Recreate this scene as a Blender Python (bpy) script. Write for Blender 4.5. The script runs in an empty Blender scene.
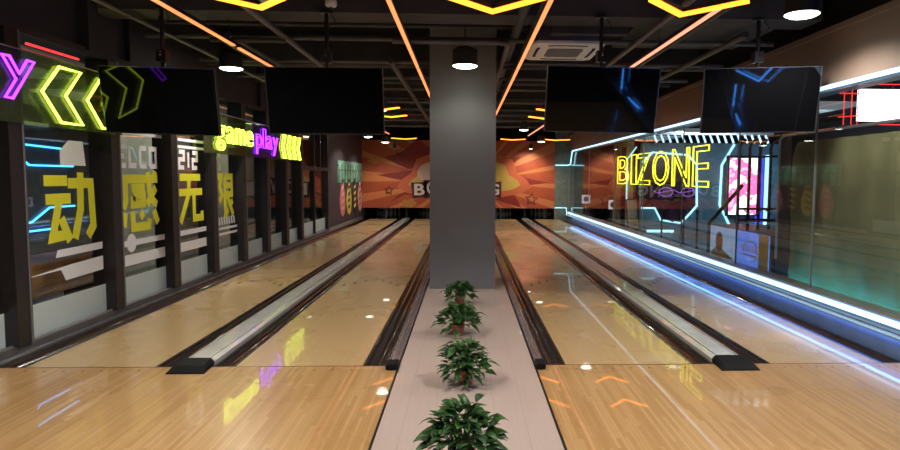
import bpy, bmesh, math, random
from mathutils import Vector, Matrix
random.seed(7)
PI = math.pi
SC = bpy.context.scene
COL = SC.collection

# ------------------------------------------------------------------ materials
MATS = {}
def nt(m):
    return m.node_tree.nodes, m.node_tree.links

def mat(name, col, rough=0.5, metal=0.0, emit=None, strength=0.0, spec=0.5, coat=0.0, vary=0.0, vscale=8.0, trans=0.0, bump=0.0):
    """principled material with an optional soft procedural colour variation"""
    if name in MATS:
        return MATS[name]
    m = bpy.data.materials.new(name); m.use_nodes = True
    N, L = nt(m)
    b = N['Principled BSDF']
    b.inputs['Base Color'].default_value = (*col, 1)
    b.inputs['Roughness'].default_value = rough
    b.inputs['Metallic'].default_value = metal
    b.inputs['Specular IOR Level'].default_value = spec
    b.inputs['Coat Weight'].default_value = coat
    b.inputs['Coat Roughness'].default_value = 0.05
    if emit:
        b.inputs['Emission Color'].default_value = (*emit, 1)
        b.inputs['Emission Strength'].default_value = strength
    if vary > 0 or bump > 0:
        tc = N.new('ShaderNodeTexCoord')
        nz = N.new('ShaderNodeTexNoise'); nz.inputs['Scale'].default_value = vscale; nz.inputs['Detail'].default_value = 4
        L.new(tc.outputs['Object'], nz.inputs['Vector'])
        if vary > 0:
            r = N.new('ShaderNodeValToRGB')
            r.color_ramp.elements[0].position = 0.3; r.color_ramp.elements[1].position = 0.7
            r.color_ramp.elements[0].color = (*[c*(1-vary) for c in col], 1)
            r.color_ramp.elements[1].color = (*[min(1, c*(1+vary)) for c in col], 1)
            L.new(nz.outputs['Fac'], r.inputs['Fac']); L.new(r.outputs['Color'], b.inputs['Base Color'])
        if bump > 0:
            bp = N.new('ShaderNodeBump'); bp.inputs['Strength'].default_value = bump; bp.inputs['Distance'].default_value = 0.02
            L.new(nz.outputs['Fac'], bp.inputs['Height']); L.new(bp.outputs['Normal'], b.inputs['Normal'])
    MATS[name] = m
    return m

def wood(name, c1, c2, plank=0.03, length=1.2, rough=0.16, grain=0.35, coat=0.3, seam=0.0, glossvar=0.05):
    m = bpy.data.materials.new(name); m.use_nodes = True
    N, L = nt(m); b = N['Principled BSDF']
    tc = N.new('ShaderNodeTexCoord'); sp = N.new('ShaderNodeSeparateXYZ'); L.new(tc.outputs['Object'], sp.inputs[0])
    def mth(op, a, bb=None, c=None):
        n = N.new('ShaderNodeMath'); n.operation = op
        for i, v in enumerate((a, bb, c)):
            if v is None: continue
            if isinstance(v, (int, float)): n.inputs[i].default_value = v
            else: L.new(v, n.inputs[i])
        return n.outputs[0]
    px = mth('DIVIDE', sp.outputs[0], plank); ix = mth('FLOOR', px)
    wn = N.new('ShaderNodeTexWhiteNoise'); wn.noise_dimensions = '1D'; L.new(ix, wn.inputs['W'])
    py = mth('ADD', mth('DIVIDE', sp.outputs[1], length), mth('MULTIPLY', wn.outputs['Value'], 7.3)); iy = mth('FLOOR', py)
    cb = N.new('ShaderNodeCombineXYZ'); L.new(ix, cb.inputs[0]); L.new(iy, cb.inputs[1])
    w2 = N.new('ShaderNodeTexWhiteNoise'); w2.noise_dimensions = '2D'; L.new(cb.outputs[0], w2.inputs['Vector'])
    mp = N.new('ShaderNodeMapping'); mp.inputs['Scale'].default_value = (60, 2.0, 1); L.new(tc.outputs['Object'], mp.inputs[0])
    nz = N.new('ShaderNodeTexNoise'); nz.inputs['Scale'].default_value = 1.0; nz.inputs['Detail'].default_value = 5; L.new(mp.outputs[0], nz.inputs['Vector'])
    big = N.new('ShaderNodeTexNoise'); big.inputs['Scale'].default_value = 0.9; big.inputs['Detail'].default_value = 2; L.new(tc.outputs['Object'], big.inputs['Vector'])
    f = mth('ADD', mth('MULTIPLY', w2.outputs['Value'], 1-grain), mth('MULTIPLY', nz.outputs['Fac'], grain))
    f = mth('ADD', mth('MULTIPLY', f, 0.75), mth('MULTIPLY', big.outputs['Fac'], 0.25))
    r = N.new('ShaderNodeValToRGB')
    r.color_ramp.elements[0].position = 0.12; r.color_ramp.elements[1].position = 0.88
    r.color_ramp.elements[0].color = (*c1, 1); r.color_ramp.elements[1].color = (*c2, 1)
    L.new(f, r.inputs['Fac'])
    out = r.outputs['Color']
    if seam > 0:
        fr = mth('FRACT', px); lt = mth('LESS_THAN', fr, seam)
        mx = N.new('ShaderNodeMixRGB'); mx.blend_type = 'MULTIPLY'; mx.inputs[2].default_value = (.72, .68, .64, 1)
        L.new(lt, mx.inputs[0]); L.new(out, mx.inputs[1]); out = mx.outputs[0]
    L.new(out, b.inputs['Base Color'])
    rr = mth('ADD', mth('MULTIPLY', big.outputs['Fac'], glossvar*2), rough-glossvar)
    L.new(rr, b.inputs['Roughness'])
    b.inputs['Coat Weight'].default_value = coat; b.inputs['Coat Roughness'].default_value = 0.02; b.inputs['Specular IOR Level'].default_value = .3
    MATS[name] = m
    return m

def glass(name, tint=(1, 1, 1), ior=1.45, diffuse=None, dfac=0.0, grough=0.0):
    """thin architectural glazing: transparent + fresnel reflection (+ optional frosting)"""
    m = bpy.data.materials.new(name); m.use_nodes = True
    N, L = nt(m); N.remove(N['Principled BSDF']); o = N['Material Output']
    t = N.new('ShaderNodeBsdfTransparent'); t.inputs[0].default_value = (*tint, 1)
    base = t.outputs[0]
    if diffuse:
        d = N.new('ShaderNodeBsdfDiffuse'); d.inputs[0].default_value = (*diffuse, 1)
        tl = N.new('ShaderNodeBsdfTranslucent'); tl.inputs[0].default_value = (*diffuse, 1)
        ms = N.new('ShaderNodeMixShader'); ms.inputs[0].default_value = 0.35
        L.new(d.outputs[0], ms.inputs[1]); L.new(tl.outputs[0], ms.inputs[2])
        mm = N.new('ShaderNodeMixShader'); mm.inputs[0].default_value = dfac
        L.new(base, mm.inputs[1]); L.new(ms.outputs[0], mm.inputs[2]); base = mm.outputs[0]
    g = N.new('ShaderNodeBsdfGlossy'); g.inputs['Roughness'].default_value = grough
    fr = N.new('ShaderNodeFresnel'); geo = N.new('ShaderNodeNewGeometry'); e1 = N.new('ShaderNodeMath'); e1.operation = 'MULTIPLY_ADD'; e1.inputs[1].default_value = -2; e1.inputs[2].default_value = 1
    L.new(geo.outputs['Backfacing'], e1.inputs[0]); e2 = N.new('ShaderNodeMath'); e2.operation = 'POWER'; e2.inputs[0].default_value = ior
    L.new(e1.outputs[0], e2.inputs[1]); L.new(e2.outputs[0], fr.inputs[0])
    mx = N.new('ShaderNodeMixShader')
    L.new(fr.outputs[0], mx.inputs[0]); L.new(base, mx.inputs[1]); L.new(g.outputs[0], mx.inputs[2])
    L.new(mx.outputs[0], o.inputs[0])
    MATS[name] = m
    return m

def emis(name, col, s):
    return mat(name, tuple(min(.8, c) for c in col), 0.4, 0, col, s)

approach_wood = wood('approach maple boards', (.53, .28, .105), (.80, .50, .23), .026, .9, .28, .45, .62, .06)
lane_wood = wood('lane synthetic boards', (.64, .42, .20), (.76, .53, .27), .027, 2.2, .28, .55, .42, .03)
ped_wood = wood('pale pink laminate', (.57, .44, .40), (.70, .56, .51), .20, 1.2, .30, .75, .1, .012)
gutter_m = mat('brown black gutter plastic', (.035, .024, .022), .22, 0, coat=.6, vary=.2)
rail_m = mat('grey divider plastic', (.72, .71, .69), .2, 0, coat=.6, vary=.1, vscale=5)
silver = mat('brushed aluminium', (.55, .54, .56), .3, .8, vary=.08)
chrome = mat('chrome', (.8, .8, .82), .15, 1)
rubber = mat('black rubber', (.008, .008, .009), .7, spec=.2, vary=.2, vscale=30)
black = mat('black powder coat', (.012, .012, .014), .45, vary=.2)
dark = mat('dark grey paint', (.035, .034, .04), .6, vary=.2, vscale=3)
ceil_m = mat('sprayed black concrete', (.009, .0085, .009), .9, vary=.3, vscale=2, bump=.2)
beam_m = mat('sprayed dark grey beam', (.062, .056, .062), .75, vary=.25, vscale=3, bump=.15)
pipe_m = mat('dark grey pipe paint', (.07, .065, .065), .5, vary=.2, vscale=4)
pipe_l = mat('lighter grey pipe paint', (.13, .12, .12), .45, vary=.2, vscale=4)
pillar_m = mat('mid grey emulsion', (.215, .215, .23), .5, vary=.05, vscale=1.5, bump=.03)
post_m = mat('brown black window post', (.020, .016, .018), .42, vary=.25, vscale=10)
wallL_m = mat('charcoal wall panel', (.030, .028, .035), .6, vary=.15, vscale=2)
plum_m = mat('plum black wall paint', (.06, .038, .05), .6, vary=.15, vscale=2)
brown_m = mat('brown bulkhead paint', (.21, .145, .115), .6, vary=.08, vscale=2)
ledge_m = mat('blue grey kerb paint', (.20, .28, .36), .35, vary=.1, vscale=3, coat=.3)
teal_m = mat('teal wall paint', (.10, .22, .32), .45, vary=.1, vscale=2)
white_m = mat('white plastic', (.80, .80, .80), .4)
vinyl_w = mat('white vinyl lettering', (.93, .93, .96), .5)
vinyl_y = mat('yellow vinyl lettering', (.88, .86, .04), .5)
clear = glass('clear glass')
frost = glass('frosted film', (.9, .95, .95), 1.4, (.85, .95, .96), .93, .2)
acry_g = glass('clear acrylic with green cast', (.62, .68, .45), 1.4, (.45, .52, .28), .10, .05)
acry_p = glass('clear acrylic with purple cast', (.45, .25, .65), 1.4, (.45, .25, .75), .30, .05)
neon_g = emis('lime neon', (.74, .98, .07), 4)
neon_y = emis('yellow neon', (.90, .92, .03), 2.2)
neon_p = emis('purple neon', (.26, .025, 1.0), 4)
neon_b = emis('blue neon', (.05, .28, 1.0), 30)
neon_c = emis('icy white led', (.50, .76, 1.0), 1.25)
neon_t = emis('cyan led', (.42, .85, 1.0), 1.1)
neon_sky = emis('sky blue neon', (.06, .42, .9), 2.6)
neon_r = emis('red neon', (1.0, .04, .04), 1.2)
led_o = emis('salmon orange led', (1.0, .27, .09), 1.15)
led_k = emis('pink orange led', (1.0, .32, .2), 1.2)
chev_m = emis('amber yellow led', (1.0, .24, .015), 3.6)
lamp_m = emis('cool white lens', (.88, 1.0, .86), 6)
lamp_w = emis('warm white lens', (1.0, .92, .74), 10)
scr_m = mat('glossy black screen', (.004, .004, .005), .03, spec=.2)

# ------------------------------------------------------------------ geometry helpers
class MB:
    def __init__(s): s.v = []; s.f = []
    def add(s, v, f):
        o = len(s.v); s.v += [tuple(p) for p in v]; s.f += [tuple(i+o for i in q) for q in f]; return s
    def box(s, x0, x1, y0, y1, z0, z1):
        v = [(x, y, z) for x in (x0, x1) for y in (y0, y1) for z in (z0, z1)]
        return s.add(v, [(0, 1, 3, 2), (4, 6, 7, 5), (0, 4, 5, 1), (2, 3, 7, 6), (0, 2, 6, 4), (1, 5, 7, 3)])
    def tube(s, pts, r, n=8, closed=False, caps=True):
        pts = [Vector(p) for p in pts]; m = len(pts); rings = []
        prev = None
        for i, p in enumerate(pts):
            a = pts[(i-1) % m] if (closed or i > 0) else None
            b = pts[(i+1) % m] if (closed or i < m-1) else None
            d1 = (p-a).normalized() if a is not None else None
            d2 = (b-p).normalized() if b is not None else None
            t = (d1+d2) if (d1 is not None and d2 is not None) else (d1 or d2)
            if t.length < 1e-6: t = d2
            t = t.normalized()
            if prev is None:
                up = Vector((0, 0, 1)) if abs(t.z) < .95 else Vector((0, 1, 0))
                u = t.cross(up).normalized()
            else:
                u = (prev - t*prev.dot(t))
                u = u.normalized() if u.length > 1e-6 else t.orthogonal().normalized()
            w = t.cross(u).normalized(); prev = u
            rr = r[i] if isinstance(r, (list, tuple)) else r
            rings.append([p+u*math.cos(2*PI*k/n)*rr+w*math.sin(2*PI*k/n)*rr for k in range(n)])
        o = len(s.v)
        for q in rings: s.v += [tuple(p) for p in q]
        for i in range(m if closed else m-1):
            a = o+i*n; b = o+((i+1) % m)*n
            for k in range(n): s.f.append((a+k, a+(k+1) % n, b+(k+1) % n, b+k))
        if caps and not closed:
            s.f.append(tuple(o+k for k in reversed(range(n)))); s.f.append(tuple(o+(m-1)*n+k for k in range(n)))
        return s
    def lathe(s, prof, c=(0, 0, 0), n=20):
        o = len(s.v)
        for r, z in prof:
            for k in range(n): s.v.append((c[0]+r*math.cos(2*PI*k/n), c[1]+r*math.sin(2*PI*k/n), c[2]+z))
        for i in range(len(prof)-1):
            for k in range(n): s.f.append((o+i*n+k, o+i*n+(k+1) % n, o+(i+1)*n+(k+1) % n, o+(i+1)*n+k))
        s.f.append(tuple(o+k for k in reversed(range(n)))); s.f.append(tuple(o+(len(prof)-1)*n+k for k in range(n)))
        return s
    def prism(s, poly, fn, d):
        """2-D polygon (u,v) extruded by d along w, placed by fn(u,v,w)"""
        n = len(poly)
        v = [fn(u, w, 0) for u, w in poly]+[fn(u, w, d) for u, w in poly]
        return s.add(v, [tuple(range(n)), tuple(reversed(range(n, 2*n)))]+[(i, i+n, (i+1) % n+n, (i+1) % n) for i in range(n)])
    def build(s, name, m, parent=None, smooth=False, bevel=0.0, keep=False, M=None):
        vs = [Vector(p) for p in s.v]
        if M is not None: vs = [M @ p for p in vs]
        if parent is not None:
            org = Vector(parent['_o']) if '_o' in parent else Vector((0, 0, 0))
            loc = Vector((0, 0, 0))
            if not keep: vs = [p-org for p in vs]
        else:
            xs = [p.x for p in vs]; ys = [p.y for p in vs]; zs = [p.z for p in vs]
            loc = Vector((0, 0, 0)) if keep else Vector(((min(xs)+max(xs))/2, (min(ys)+max(ys))/2, min(zs)))
            vs = [p-loc for p in vs]
        me = bpy.data.meshes.new(name); me.from_pydata([tuple(p) for p in vs], [], s.f); me.update()
        bm = bmesh.new(); bm.from_mesh(me); bmesh.ops.recalc_face_normals(bm, faces=bm.faces); bm.to_mesh(me); bm.free()
        if smooth:
            for p in me.polygons: p.use_smooth = True
            try: me.set_sharp_from_angle(angle=math.radians(40))
            except Exception: pass
        me.materials.append(m)
        o = bpy.data.objects.new(name, me); COL.objects.link(o); o.location = loc
        if parent is not None: o.parent = parent
        else: o['_o'] = tuple(loc)
        if bevel > 0:
            bv = o.modifiers.new('bevel', 'BEVEL'); bv.width = bevel; bv.segments = 2; bv.limit_method = 'ANGLE'
        return o

def empty(name, loc=(0, 0, 0), label=None, cat=None, group=None):
    o = bpy.data.objects.new(name, None); COL.objects.link(o); o.location = loc; o['_o'] = tuple(loc)
    o.empty_display_size = .1
    if label: tag(o, label, cat, group)
    return o
def tag(o, label, cat=None, group=None):
    o['label'] = label
    if cat: o['category'] = cat
    if group: o['group'] = group
    return o
def struct(o, label=None, cat=None):
    o['kind'] = 'structure'
    if label: o['label'] = label
    if cat: o['category'] = cat
    return o
def sub(o):     # let an object be the parent of sub-parts built in world coordinates
    if '_o' not in o: o['_o'] = tuple(Vector(o.parent['_o'])+o.location) if o.parent else tuple(o.location)
    return o
def dup(root, delta, label=None, group=None):
    r = root.copy(); COL.objects.link(r); r.location = root.location+Vector(delta)
    if label: r['label'] = label
    if group: r['group'] = group
    for ch in list(root.children):
        c = ch.copy(); COL.objects.link(c); c.parent = r
        for g in list(ch.children):
            d = g.copy(); COL.objects.link(d); d.parent = c
    return r

def offset_stroke(pts, w):
    """flat thick polyline -> list of quads (u,v) with mitred joints"""
    P = [Vector(p) for p in pts]; L = []; R = []
    for i, p in enumerate(P):
        d1 = (p-P[i-1]).normalized() if i > 0 else None
        d2 = (P[i+1]-p).normalized() if i < len(P)-1 else None
        if d1 is None: d1 = d2
        if d2 is None: d2 = d1
        n1 = Vector((-d1.y, d1.x)); n2 = Vector((-d2.y, d2.x)); n = (n1+n2)
        n = n.normalized() if n.length > 1e-6 else n1
        k = 1/max(.5, n.dot(n1))
        L.append(p+n*w/2*k); R.append(p-n*w/2*k)
    return [[tuple(L[i]), tuple(R[i]), tuple(R[i+1]), tuple(L[i+1])] for i in range(len(P)-1)]

def glyph_loops(ch, grow=0.0):
    """outline loops of a built-in font letter, normalised to the unit box"""
    cu = bpy.data.curves.new('g', 'FONT'); cu.body = ch; cu.size = 1; cu.fill_mode = 'NONE'; cu.resolution_u = 3; cu.offset = grow
    ob = bpy.data.objects.new('g', cu); COL.objects.link(ob)
    dg = bpy.context.evaluated_depsgraph_get(); me = bpy.data.meshes.new_from_object(ob.evaluated_get(dg))
    adj = {}
    for e in me.edges:
        a, b = e.vertices; adj.setdefault(a, []).append(b); adj.setdefault(b, []).append(a)
    co = [(v.co.x, v.co.y) for v in me.vertices]; loops = []; seen = set()
    for st in adj:
        if st in seen: continue
        lp = [st]; seen.add(st); cur = st
        while True:
            nx = [q for q in adj[cur] if q not in seen]
            if not nx: break
            cur = nx[0]; seen.add(cur); lp.append(cur)
        pts = [co[i] for i in lp]; out = []
        for p in pts:
            if not out or (Vector(p)-Vector(out[-1])).length > .012: out.append(p)
        if len(out) > 2: loops.append(out)
    bpy.data.objects.remove(ob); bpy.data.curves.remove(cu); bpy.data.meshes.remove(me)
    return loops
def norm_loops(loops, box=None):
    xs = [p[0] for l in loops for p in l]; ys = [p[1] for l in loops for p in l]
    if box is None: box = (min(xs), max(xs), min(ys), max(ys))
    return [[((x-box[0])/(box[1]-box[0]), (y-box[2])/(box[3]-box[2])) for x, y in l] for l in loops]
def neon_letter(mb, ch, fn, w, h, r, grow=.0, vbox=None, n=6):
    lp = glyph_loops(ch, grow)
    xs = [p[0] for l in lp for p in l]
    ys = [p[1] for l in lp for p in l]
    v0, v1 = vbox if vbox else (min(ys), max(ys))
    for l in norm_loops(lp, (min(xs), max(xs), v0, v1)):
        mb.tube([fn(u*w, v*h) for u, v in l], r, n, closed=True)
def solid_text(ch, grow=0.0):
    """filled letter mesh -> (verts2d, faces) normalised to unit box"""
    cu = bpy.data.curves.new('g', 'FONT'); cu.body = ch; cu.size = 1; cu.resolution_u = 3; cu.offset = grow
    ob = bpy.data.objects.new('g', cu); COL.objects.link(ob)
    dg = bpy.context.evaluated_depsgraph_get(); me = bpy.data.meshes.new_from_object(ob.evaluated_get(dg))
    bm = bmesh.new(); bm.from_mesh(me); bmesh.ops.dissolve_limit(bm, angle_limit=.01, verts=bm.verts, edges=bm.edges); bm.to_mesh(me); bm.free()
    v = [(p.co.x, p.co.y) for p in me.vertices]; f = [tuple(p.vertices) for p in me.polygons]
    bpy.data.objects.remove(ob); bpy.data.curves.remove(cu); bpy.data.meshes.remove(me)
    xs = [p[0] for p in v]; ys = [p[1] for p in v]
    v = [((x-min(xs))/(max(xs)-min(xs)), (y-min(ys))/(max(ys)-min(ys))) for x, y in v]
    return v, f
def add_solid(mb, ch, fn, w, h, grow=0.0, d=0.004):
    v, f = solid_text(ch, grow); n = len(v)
    vv = [fn(u*w, t*h, 0) for u, t in v]+[fn(u*w, t*h, d) for u, t in v]
    edges = {}
    for q in f:
        for i in range(len(q)):
            a, b = q[i], q[(i+1) % len(q)]
            if (b, a) in edges: del edges[(b, a)]
            else: edges[(a, b)] = 1
    ff = [tuple(q) for q in f]+[tuple(i+n for i in reversed(q)) for q in f]+[(a, b, b+n, a+n) for a, b in edges]
    mb.add(vv, ff)

# wall mappings: u = reading direction along the wall, v = height
def onL(x, y0, z0):      # left wall, read from inside: u runs +Y
    return lambda u, v, w=0: (x+w, y0+u, z0+v)
def onR(x, y0, z0):      # right wall: u runs -Y
    return lambda u, v, w=0: (x-w, y0-u, z0+v)
def onF(y, x0, z0):      # facing the camera: u runs +X
    return lambda u, v, w=0: (x0+u, y-w, z0+v)

FOUL = 5.33; END = 24.55
# ------------------------------------------------------------------ floor, lanes
o = MB().box(-9, 9, -5.2, 28, -.35, -.13).build('floor', mat('concrete slab', (.08, .08, .085), .8, vary=.2), keep=True); struct(o, 'dark concrete slab under the lanes', 'floor')
for (x0, x1, t) in ((-3.93, -.56, 'left'), (.60, 3.87, 'right')):
    o = MB().box(x0, x1, .8, FOUL-.004, -.1, 0).build('floor', approach_wood, keep=True)
    struct(o, 'golden striped wood approach floor on the %s of the planter strip' % t, 'floor'); o['_o'] = (0, 0, 0)
    d = MB()
    a, b = (-3.66, -2.60) if t == 'left' else (.87, 1.95)
    c, e = (-1.93, -.87) if t == 'left' else (2.67, 3.64)
    for (p, q) in ((a, b), (c, e)):
        for k in range(7):
            x = p+(q-p)*(k+.5)/7; d.lathe([(.011, 0), (.011, .0012)], (x, FOUL-.1, 0), 10)
    d.build('marker_dots', mat('dark red dot inlay', (.22, .04, .02), .4), o)
o = MB().box(-3.93, 3.87, -5.0, .8, -.1, .0).build('floor', mat('charcoal carpet', (.03, .03, .034), .95, vary=.3, vscale=60), keep=True); struct(o, 'charcoal carpet of the seating area', 'floor')
ped = MB().box(-.55, .59, .8, 24.4, -.1, .004).build('floor', ped_wood, keep=True)
struct(ped, 'pale pink grey laminate strip between the lanes', 'floor')
for i, x in enumerate((-.558, .597)):
    struct(MB().box(x-.008, x+.008, .8, FOUL, -.05, .007).build('trim_%d' % (i+1), black, keep=True), 'dark edge strip along the laminate floor', 'trim')
struct(MB().box(-3.93, -.57, FOUL-.006, FOUL+.006, -.05, .0012).box(.61, 3.87, FOUL-.006, FOUL+.006, -.05, .0012).build('trim_3', mat('foul line strip', (.10, .035, .015), .4), keep=True), 'thin dark foul line across the boards', 'trim')

lanes = [(-3.66, -2.60, 'far left'), (-1.93, -.87, 'inner left, beside the grey pillar'), (.87, 1.95, 'inner right, beside the grey pillar'), (2.67, 3.64, 'far right, beside the lit glass wall')]
arrow_m = mat('dark arrow inlay', (.10, .035, .02), .4)
for (x0, x1, nm) in lanes:
    cx = (x0+x1)/2
    r = empty('bowling_lane', (cx, FOUL, 0), 'glossy pale wooden bowling lane, %s' % nm, 'bowling lane', 'bowling lanes')
    MB().box(x0, x1, FOUL+.006, END, -.1, 0).build('lane_surface', lane_wood, r)
    for k in range(7):
        x = x0+(x1-x0)*(k+1)/8; y = FOUL+4.6-abs(k-3)*.20
        MB().add([(x-.028, y, .001), (x+.028, y, .001), (x, y+.26, .001), (x-.028, y, .0002), (x+.028, y, .0002), (x, y+.26, .0002)], [(0, 1, 2), (5, 4, 3), (0, 3, 4, 1), (1, 4, 5, 2), (2, 5, 3, 0)]).build('arrow_marker', arrow_m, r)
    for k in (0, 1, 2, 4, 5, 6):
        MB().lathe([(.012, 0), (.012, .001)], (x0+(x1-x0)*(k+1)/8, FOUL+2.1-(abs(k-3) < 3)*.1, 0), 8).build('guide_dot', arrow_m, r)
    for k in range(4):
        MB().lathe([(.014, 0), (.014, .001)], (x0+(x1-x0)*(k+1)/5, FOUL+11+abs(k-1.5)*.3, 0), 8).build('guide_dot', arrow_m, r)

def gutter(x0, x1, label):
    prof = []; n = 10; c = (x0+x1)/2; hw = (x1-x0)/2
    top = [(x0+.004, -.002), (x0+.018, -.002)]+[(c-math.cos(PI*k/n)*(hw-.022), -.002-.075*math.sin(PI*k/n)) for k in range(n+1)]+[(x1-.018, -.002), (x1-.004, -.002)]
    bot = [(x1-.004, -.098), (x0+.004, -.098)]
    poly = top+bot; y0, y1 = FOUL+.008, END
    m = len(poly)
    v = [(x, y0, z) for x, z in poly]+[(x, y1, z) for x, z in poly]
    g = MB(); g.add(v, [(i, i+1, i+1+m, i+m) for i in range(m-1)]+[(m-1, 0, m, 2*m-1)])
    for e in (0, m):     # end caps as strips to the bottom edge
        for i in range(len(top)-1):
            a, b = top[i], top[i+1]
            y = y0 if e == 0 else y1
            g.add([(a[0], y, a[1]), (b[0], y, b[1]), (b[0], y, -.098), (a[0], y, -.098)], [(0, 1, 2, 3)])
    o = tag(g.build('gutter', gutter_m, None, smooth=True), label, 'gutter', 'lane gutters')
    return o
gutter(-3.90, -3.66, 'dark lane gutter next to the left window wall')
gutter(-2.60, -2.40, 'dark gutter on the right side of the far left lane')
gutter(-2.13, -1.93, 'dark gutter on the left side of the inner left lane')
gutter(-.87, -.66, 'dark gutter between inner left lane and planter strip')
gutter(.68, .87, 'dark gutter between planter strip and inner right lane')
gutter(1.95, 2.17, 'dark gutter on the right side of the inner right lane')
gutter(2.46, 2.67, 'dark gutter on the left side of the far right lane')
gutter(3.64, 3.87, 'dark lane gutter next to the lit right glass wall')

def divider(x0, x1, label, h=.05):
    r = empty('lane_divider', ((x0+x1)/2, FOUL, 0), label, 'lane divider')
    w = x1-x0
    prof = [(0, -.09), (0, h*.55), (w*.10, h*.9), (w*.25, h), (w*.75, h), (w*.9, h*.9), (w, h*.55), (w, -.09)]
    f = lambda u, v, d: (x0+u, FOUL+.03+d, v)
    MB().prism(prof, f, END-FOUL-.1).build('cover', rail_m, r)
    MB().box(x0+w*.16, x0+w*.19, FOUL+.05, END-.08, h-.004, h+.004).box(x1-w*.19, x1-w*.16, FOUL+.05, END-.08, h-.004, h+.004).build('trim_strip', silver, r)
    # black end cap with sloping nose
    n0 = [(0, .0), (0, .02), (.06*w+.01, .035), (w*.94-.01, .035), (w, .02), (w, 0)]
    y0, y1 = FOUL-.20, FOUL+.05
    A = [(x0-.02+u*(w+.04)/w, y0, z*.35) for u, z in n0]
    B = [(x0-.012+u*(w+.024)/w, y0+.08, z*1.35) for u, z in n0]
    C_ = [(x0-.006+u*(w+.012)/w, y1, z*1.9) for u, z in n0]
    g = MB(); k = len(n0)
    g.add(A+B+C_, [tuple(range(k)), tuple(reversed(range(2*k, 3*k)))]+[(i, (i+1) % k, (i+1) % k+j, i+j) for j in (k,) for i in range(k)]+[(k+i, k+(i+1) % k, 2*k+(i+1) % k, 2*k+i) for i in range(k)])
    g.build('end_cap', rubber, r, bevel=.006)
    return r
divider(-2.40, -2.13, 'low grey lane divider with black rubber end cap, left of the planter strip')
divider(2.17, 2.46, 'low grey lane divider with black rubber end cap, right of the planter strip')
def slimrail(x0, x1, label):
    r = empty('edge_rail', ((x0+x1)/2, FOUL, 0), label, 'edge rail')
    MB().box(x0, x1, FOUL+.0, END-.1, -.09, .035).build('rail', mat('mauve grey metal', (.34, .29, .33), .22, .55, vary=.1), r, bevel=.012)
    MB().box(x0+.03, x0+.045, FOUL+.02, END-.1, .03, .042).build('groove_strip', silver, r)
    MB().box(x0-.004, x1+.004, FOUL-.14, FOUL+.02, .006, .052).build('end_cap', rubber, r, bevel=.008)
slimrail(-.655, -.565, 'narrow metal edge rail with black cap, left edge of the laminate strip')
slimrail(.605, .675, 'narrow metal edge rail with black cap, right edge of the laminate strip')

# ------------------------------------------------------------------ pillar
o = MB().box(-.505, .43, 9.07, 9.99, 0, 4).build('wall_pillar', pillar_m, keep=True); struct(o, 'square mid-grey pillar standing on the laminate strip', 'pillar')

# ------------------------------------------------------------------ room shell
struct(MB().box(-9, 9, -5.2, 28, 4.0, 4.2).build('ceiling', ceil_m, keep=True), 'black open ceiling', 'ceiling')
struct(MB().box(-9, 9, -5.4, -5.1, -.1, 4).build('wall_back', dark, keep=True), 'dark wall behind the seating', 'wall')
struct(MB().box(-9, 9, 26.6, 26.8, -.1, 4).build('wall_front', ceil_m, keep=True), 'black wall behind the pin machines', 'wall')
# left wall above the glazing
struct(MB().box(-4.25, -4.0, -5.0, 18.15, 2.86, 4).box(-4.0, -3.93, -5.0, 18.15, 2.86, 2.93).box(-4.02, -3.90, 6.86, 7.04, 2.9, 4).box(-4.02, -3.94, 7.75, 7.83, 2.93, 4).box(-4.02, -3.93, 12.5, 12.65, 2.93, 4).build('wall_left', wallL_m, keep=True), 'charcoal panelled wall above the left windows', 'wall')
struct(MB().box(-4.25, -3.95, 18.35, 26.6, -.1, 4).build('wall_left', plum_m, keep=True), 'plum black solid wall at the far left', 'wall')
struct(MB().box(-4.15, -3.905, -5.0, 18.35, -.1, .10).build('baseboard_left', mat('grey kerb', (.12, .115, .12), .4, vary=.15), keep=True), 'grey kerb under the left windows', 'baseboard')
struct(MB().box(-3.965, -3.902, -5.0, 24.4, .0, .035).box(-3.96, -3.93, -5.0, 24.4, .035, .115).build('trim_4', silver, keep=True, bevel=.006), 'silver metal strip along the left kerb', 'trim')

# left posts
POSTS = [4.27, 5.70, 7.265, 8.69, 10.05, 11.38, 12.72, 14.05, 15.33]
ordn = ['', '', 'first', 'second', 'third', 'fourth', 'fifth', 'sixth', 'seventh']
for i, y in enumerate(POSTS):
    lb = 'dark brown window post, %s fully seen counting from the camera' % ordn[i] if i > 1 else ('dark brown window post outside the left picture edge' if i == 1 else 'dark brown window post beside the seating area')
    r = empty('window_post', (-4.0, y, .1), lb, 'window post', 'posts of the left window wall')
    MB().box(-4.13, -3.88, y-.10, y+.10, .1, 2.86).build('post_core', post_m, r, bevel=.006)
    MB().box(-3.885, -3.876, y+.06, y+.085, .1, 2.86).build('edge_trim', mat('grey post trim', (.16, .15, .16), .4), r)
# panes
names = {2: 'first', 3: 'second', 4: 'third', 5: 'fourth', 6: 'fifth', 7: 'sixth', 8: 'seventh'}
panes = []
for i in range(len(POSTS)-1):
    y0, y1 = POSTS[i]+.10, POSTS[i+1]-.10
    o = MB().box(-4.012, -4.0, y0, y1, .1, 2.86).build('window_%d' % (i+1), clear, keep=True)
    struct(o, 'clear window pane of the left wall', 'window'); o['_o'] = (0, 0, 0)
    MB().box(-3.999, -3.996, y0, y1, .1, .40).build('frosted_film', frost, o)
    panes.append(o)
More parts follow.
